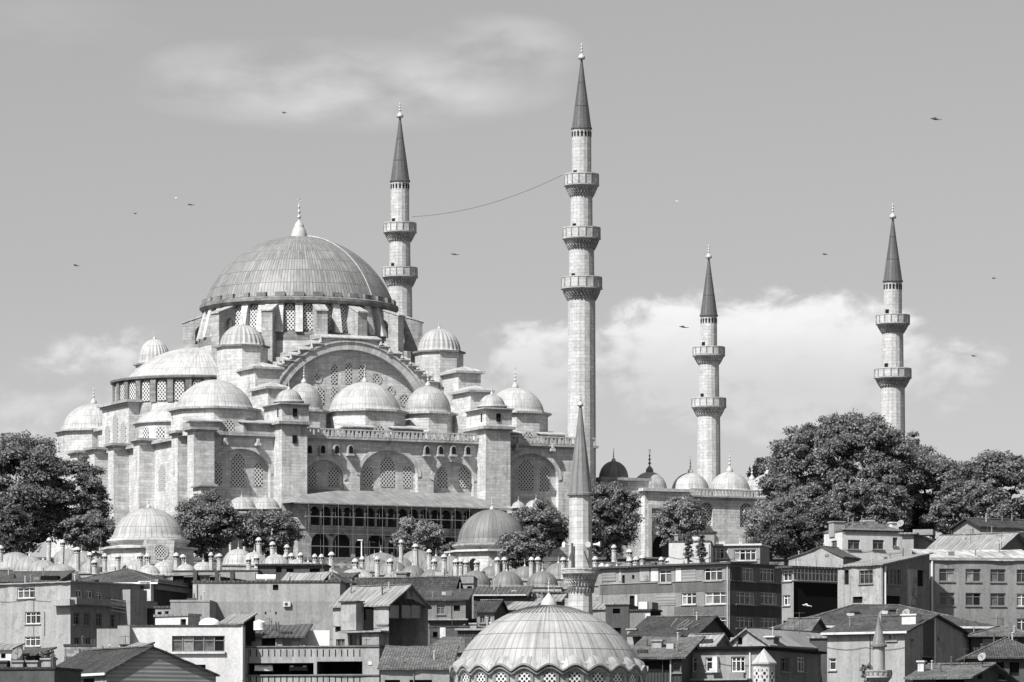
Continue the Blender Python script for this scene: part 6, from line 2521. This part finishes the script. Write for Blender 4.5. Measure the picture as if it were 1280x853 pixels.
# ---------------------------------------------------------------- tanks, car, dishes, birds, wire
def tank(label, px, yt, yb, Y, wpx):
    s = F / Y
    hgt, r = (yb - yt) / s, wpx / 2 / s
    t = thing('water_tank', label, 'water tank', (XW(px, Y), Y, ZW(yb, Y)))
    b = MB()
    pr = [(r * .95, 0), (r, .08)]
    for k in range(4):
        z0 = hgt * .86 * k / 4 + .08
        pr += [(r, z0), (r * 1.03, z0 + .06), (r, z0 + .12)]
    pr += [(r, hgt * .86), (r * .85, hgt * .96), (r * .3, hgt)]
    b.lathe(pr, 24)
    obj('tank_body', b, M['tank'], t)
    b = MB()
    b.lathe([(r * .32, hgt - .04), (r * .32, hgt + .06), (0, hgt + .09)], 16)
    obj('lid', b, M['tank'], t)


tank('upright white water tank on the roof of the parking deck rooms', 324, 776, 788, 458, 14)
tank('row-end white water tank on the coping of the big blank wall', 333, 719, 728, 552, 12)
t = thing('roof_dome', 'bright white shallow plastic dome on the roof of the long-glazed building', 'skylight', (XW(262, 458), 458, ZW(783, 458)))
b = MB()
b.lathe([(1.05, 0), (1.0, .35), (.75, .6), (.4, .75), (0, .8)], 20)
obj('skylight_shell', b, M['tank'], t)
b = MB()
b.lathe([(1.15, -.1), (1.15, .06), (1.0, .1)], 20)
obj('skylight_rim', b, M['conc'], t)
for i, (px, l) in enumerate(((326, 'left'), (339, 'right'))):
    t = thing('lying_tank', 'white barrel-shaped tank lying on the blank wall coping, %s of the pair' % l, 'water tank', (XW(px, 550), 550, ZW(727.5, 550)))
    b = MB()
    b.tube((-.5, 0, .42), (.5, 0, .42), .40, 14)
    obj('tank_body', b, M['tank'], t)
    b = MB()
    b.box(-.4, -.3, -.2, -.28, .3, .1)
    b.box(.28, -.3, -.2, .4, .3, .1)
    obj('cradle', b, M['conc'], t)


def car(label, px, py, Y, m, rz):
    t = thing('parked_car', label, 'car', (XW(px, Y), Y, ZW(py, Y)), rz)
    b = MB()
    prof = [(-2.1, .3), (2.1, .3), (2.15, .65), (1.9, .85), (1.0, .95), (.4, 1.42), (-1.1, 1.45), (-1.8, .98), (-2.15, .9)]
    b.prism([(x, -.85, z) for x, z in prof], (0, 1.7, 0))
    body = obj('body', b, m, t)
    b = MB()
    for s in (-1, 1):
        y = s * .855
        b.face([(.3, y, 1.36), (-1.05, y, 1.38), (-1.55, y, 1.0), (.85, y, .98)])
    b.face([(1.0, -.75, .97), (1.0, .75, .97), (.43, .7, 1.41), (.43, -.7, 1.41)])
    b2 = MB()
    for f in b.f:
        pass
    wn = obj('car_window', b, M['glass'], t, (0, 0, .012))
    for x in (-1.35, 1.35):
        for s in (-1, 1):
            w = MB()
            w.tube((x, s * .70, .31), (x, s * .9, .31), .31, 16)
            wo = obj('wheel', w, M['rubber'], t)
            w = MB()
            w.tube((x, s * .88, .31), (x, s * .915, .31), .17, 10)
            obj('rim', w, M['metal'], wo)
    for s in (-1, 1):
        w = MB()
        w.box(2.08, s * .6 - .16, .62, 2.17, s * .6 + .16, .76)
        obj('headlight', w, M['frame'], t)


car('white car parked nose outward in the open bay of the parking deck', 330, 843.6, 456.2, M['carpaint'], R(-88))
car('dark car parked beside the white one in the parking deck bay', 375, 843.2, 456.6, M['carpaint_d'], R(-92))


def dish(label, px, py, Y, r, m='p_light'):
    t = thing('satellite_dish', label, 'satellite dish', (XW(px, Y), Y, ZW(py, Y) - .9))
    b = MB()
    b.lathe([(0, 0), (r * .5, .03), (r, .14), (r * 1.03, .13), (r * .5, 0), (0, -.03)], 18)
    d = obj('reflector', b, M[m], t, (0, 0, .9))
    d.rotation_euler = (R(65), 0, R(-35))
    b = MB()
    b.tube((0, 0, -.6), (0, 0, .9), .05, 6)
    obj('mast', b, M['metal_d'], t)
    b = MB()
    b.tube((0, -.1, .85), (-.25, -.55, 1.1), .03, 5)
    obj('feed_arm', b, M['metal_d'], t)


dish('pale satellite dish on the ridge of the pale windowed house', 1133, 767, 477, .42, 'p_mid')
dish('satellite dish on the corner chimney of the white hip-roofed house', 1126, 655, 641, .5, 'p_mid')
dish('satellite dish on the shallow tile roof at the lower right corner', 1228, 822, 440, .4, 'p_mid')
dish('satellite dish on the sheet roof above the long windowed block', 1249, 677, 600, .42, 'p_mid')
dish('satellite dish before the tall left flats, above the squat chimneys', 22, 818, 440, .6, 'p_dim')


def antenna(label, px, yt, yb, Y):
    t = thing('antenna', label, 'antenna', (XW(px, Y), Y, ZW(yb, Y)))
    h = ZW(yt, Y) - ZW(yb, Y)
    b = MB()
    b.tube((0, 0, -.4), (0, 0, h), .04, 5)
    obj('mast', b, M['metal_d'], t)
    b = MB()
    b.tube((-.7, 0, h - .2), (.7, .2, h - .2), .025, 5)
    for k in range(5):
        x = -.6 + k * .3
        b.tube((x, -.25, h - .2), (x, .25, h - .2), .018, 4)
    obj('aerial', b, M['metal_d'], t)


antenna('television aerial on the glazed corner wing roof', 995, 698, 710, 560)
antenna('television aerial above the dark porch house at the right', 1252, 668, 690, 604)
antenna('television aerial before the long grey block at the right edge', 1247, 771, 783, 530)
antenna('television aerial on the left tall block roof', 126, 660, 700, 600)
antenna('bent roof aerial before the small pale tree', 462, 676, 697, 636)


# lamp posts between the domes and the gallery
for px, yt, yb, lab in ((452, 676, 706, 'white lamp post standing among the domes before the gallery arches'),):
    t = thing('lamp_post', lab, 'lamp', (XW(px, 650), 650, ZW(yb, 650)))
    hh = ZW(yt, 650) - ZW(yb, 650)
    b = MB()
    b.tube((0, 0, -1), (0, 0, hh), .12, 8, .08)
    obj('pole', b, M['frame'], t)
    b = MB()
    b.box(-.55, -.12, hh, .15, .12, hh + .14)
    obj('lamp_head', b, M['frame'], t)


def bird(label, px, py, Y, span, m, yaw, flap):
    b = MB()
    span *= .58
    s = span / 2
    n = 8
    rings = [(-.42, .0), (-.30, .05), (-.1, .09), (.12, .085), (.27, .05), (.34, .055), (.40, .03), (.47, .0)]
    vs = []
    for (y, r) in rings:
        vs.append([(r * math.cos(2 * PI * k / n), y, r * math.sin(2 * PI * k / n)) for k in range(n)])
    for i in range(len(rings) - 1):
        for k in range(n):
            j = (k + 1) % n
            b.face([vs[i][k], vs[i][j], vs[i + 1][j], vs[i + 1][k]], smooth=True)
    for sg in (-1, 1):
        p = [(sg * .05, .14, .03), (sg * s * .5, .22, .03 + flap * .6 * s), (sg * s, -.02, .03 + flap * s), (sg * s * .5, -.02, .02 + flap * .6 * s), (sg * .05, -.12, .02)]
        b.prism(p, (0, 0, -.025))
    b.prism([(-.04, -.36, 0), (.04, -.36, 0), (.12, -.58, 0), (-.12, -.58, 0)], (0, 0, .02))
    o = obj('bird', b, M[m], None, P(px, py, Y))
    o.rotation_euler = (R(10), R(rnd.uniform(-25, 25)), yaw)
    k = 1.0 * span / 1.3
    return tag(o, label, 'bird', 'birds flying about the mosque')


for i, (px, py, Y, sp, yaw, fl, lab) in enumerate((
        (1169, 149, 430, 1.1, 1.2, .3, 'dark bird high in the sky above the rightmost minaret'),
        (355, 141, 520, .8, .5, .2, 'bird in the sky high above the main dome crescent, left of it'),
        (220, 248, 560, .8, .4, .5, 'pale bird left of the main dome finial, upper of two close together'),
        (238, 256, 560, .6, 1.0, -.3, 'bird left of the main dome finial, lower of two close together'),
        (169, 267, 540, .9, .2, .2, 'bird gliding left of the main dome at the height of its finial'),
        (95, 332, 520, .7, .8, .4, 'lone bird at the far left of the sky'),
        (568, 318, 540, .6, 1.1, -.5, 'tiny bird between the two tallest minarets'),
        (846, 252, 560, .9, .1, .3, 'pale bird above the middle short minaret'),
        (1242, 348, 560, .8, .3, .2, 'bird at the far right edge of the sky'),
        (854, 409, 520, .6, 1.3, .5, 'dark bird left of the middle short minaret before the cloud'),
        (1031, 318, 560, .5, .7, .3, 'tiny bird between the two short minarets'),
        (1217, 445, 560, .5, .5, -.4, 'tiny bird in the sky right of the rightmost minaret'))):
    bird(lab, px, py, Y, sp, 'gull' if 'pale' in lab else 'bird', yaw, fl)
bird('white gull flying in front of the black wall of the corner wing', 1008, 757, 520, 1.2, 'gull', 1.3, .35)


def cable():
    a = Vector((XW(703, Y1), Y1, ZW(219, Y1)))
    c = Vector((XW(515, Y2), Y2, ZW(271, Y2)))
    for nm, lab, p, q, sag in (('cable', 'thin cable sagging from the tallest minaret to the minaret behind the dome', a, c, 1.3),):
        b = MB()
        prev = p
        n = 26
        for i in range(1, n + 1):
            t = i / n
            w = p.lerp(q, t) - Vector((0, 0, sag * 4 * t * (1 - t)))
            b.tube(prev, w, .034 if 'thin' in lab else .010, 5)
            prev = w
        tag(obj(nm, b, M['metal_d']), lab, 'cable')


cable()
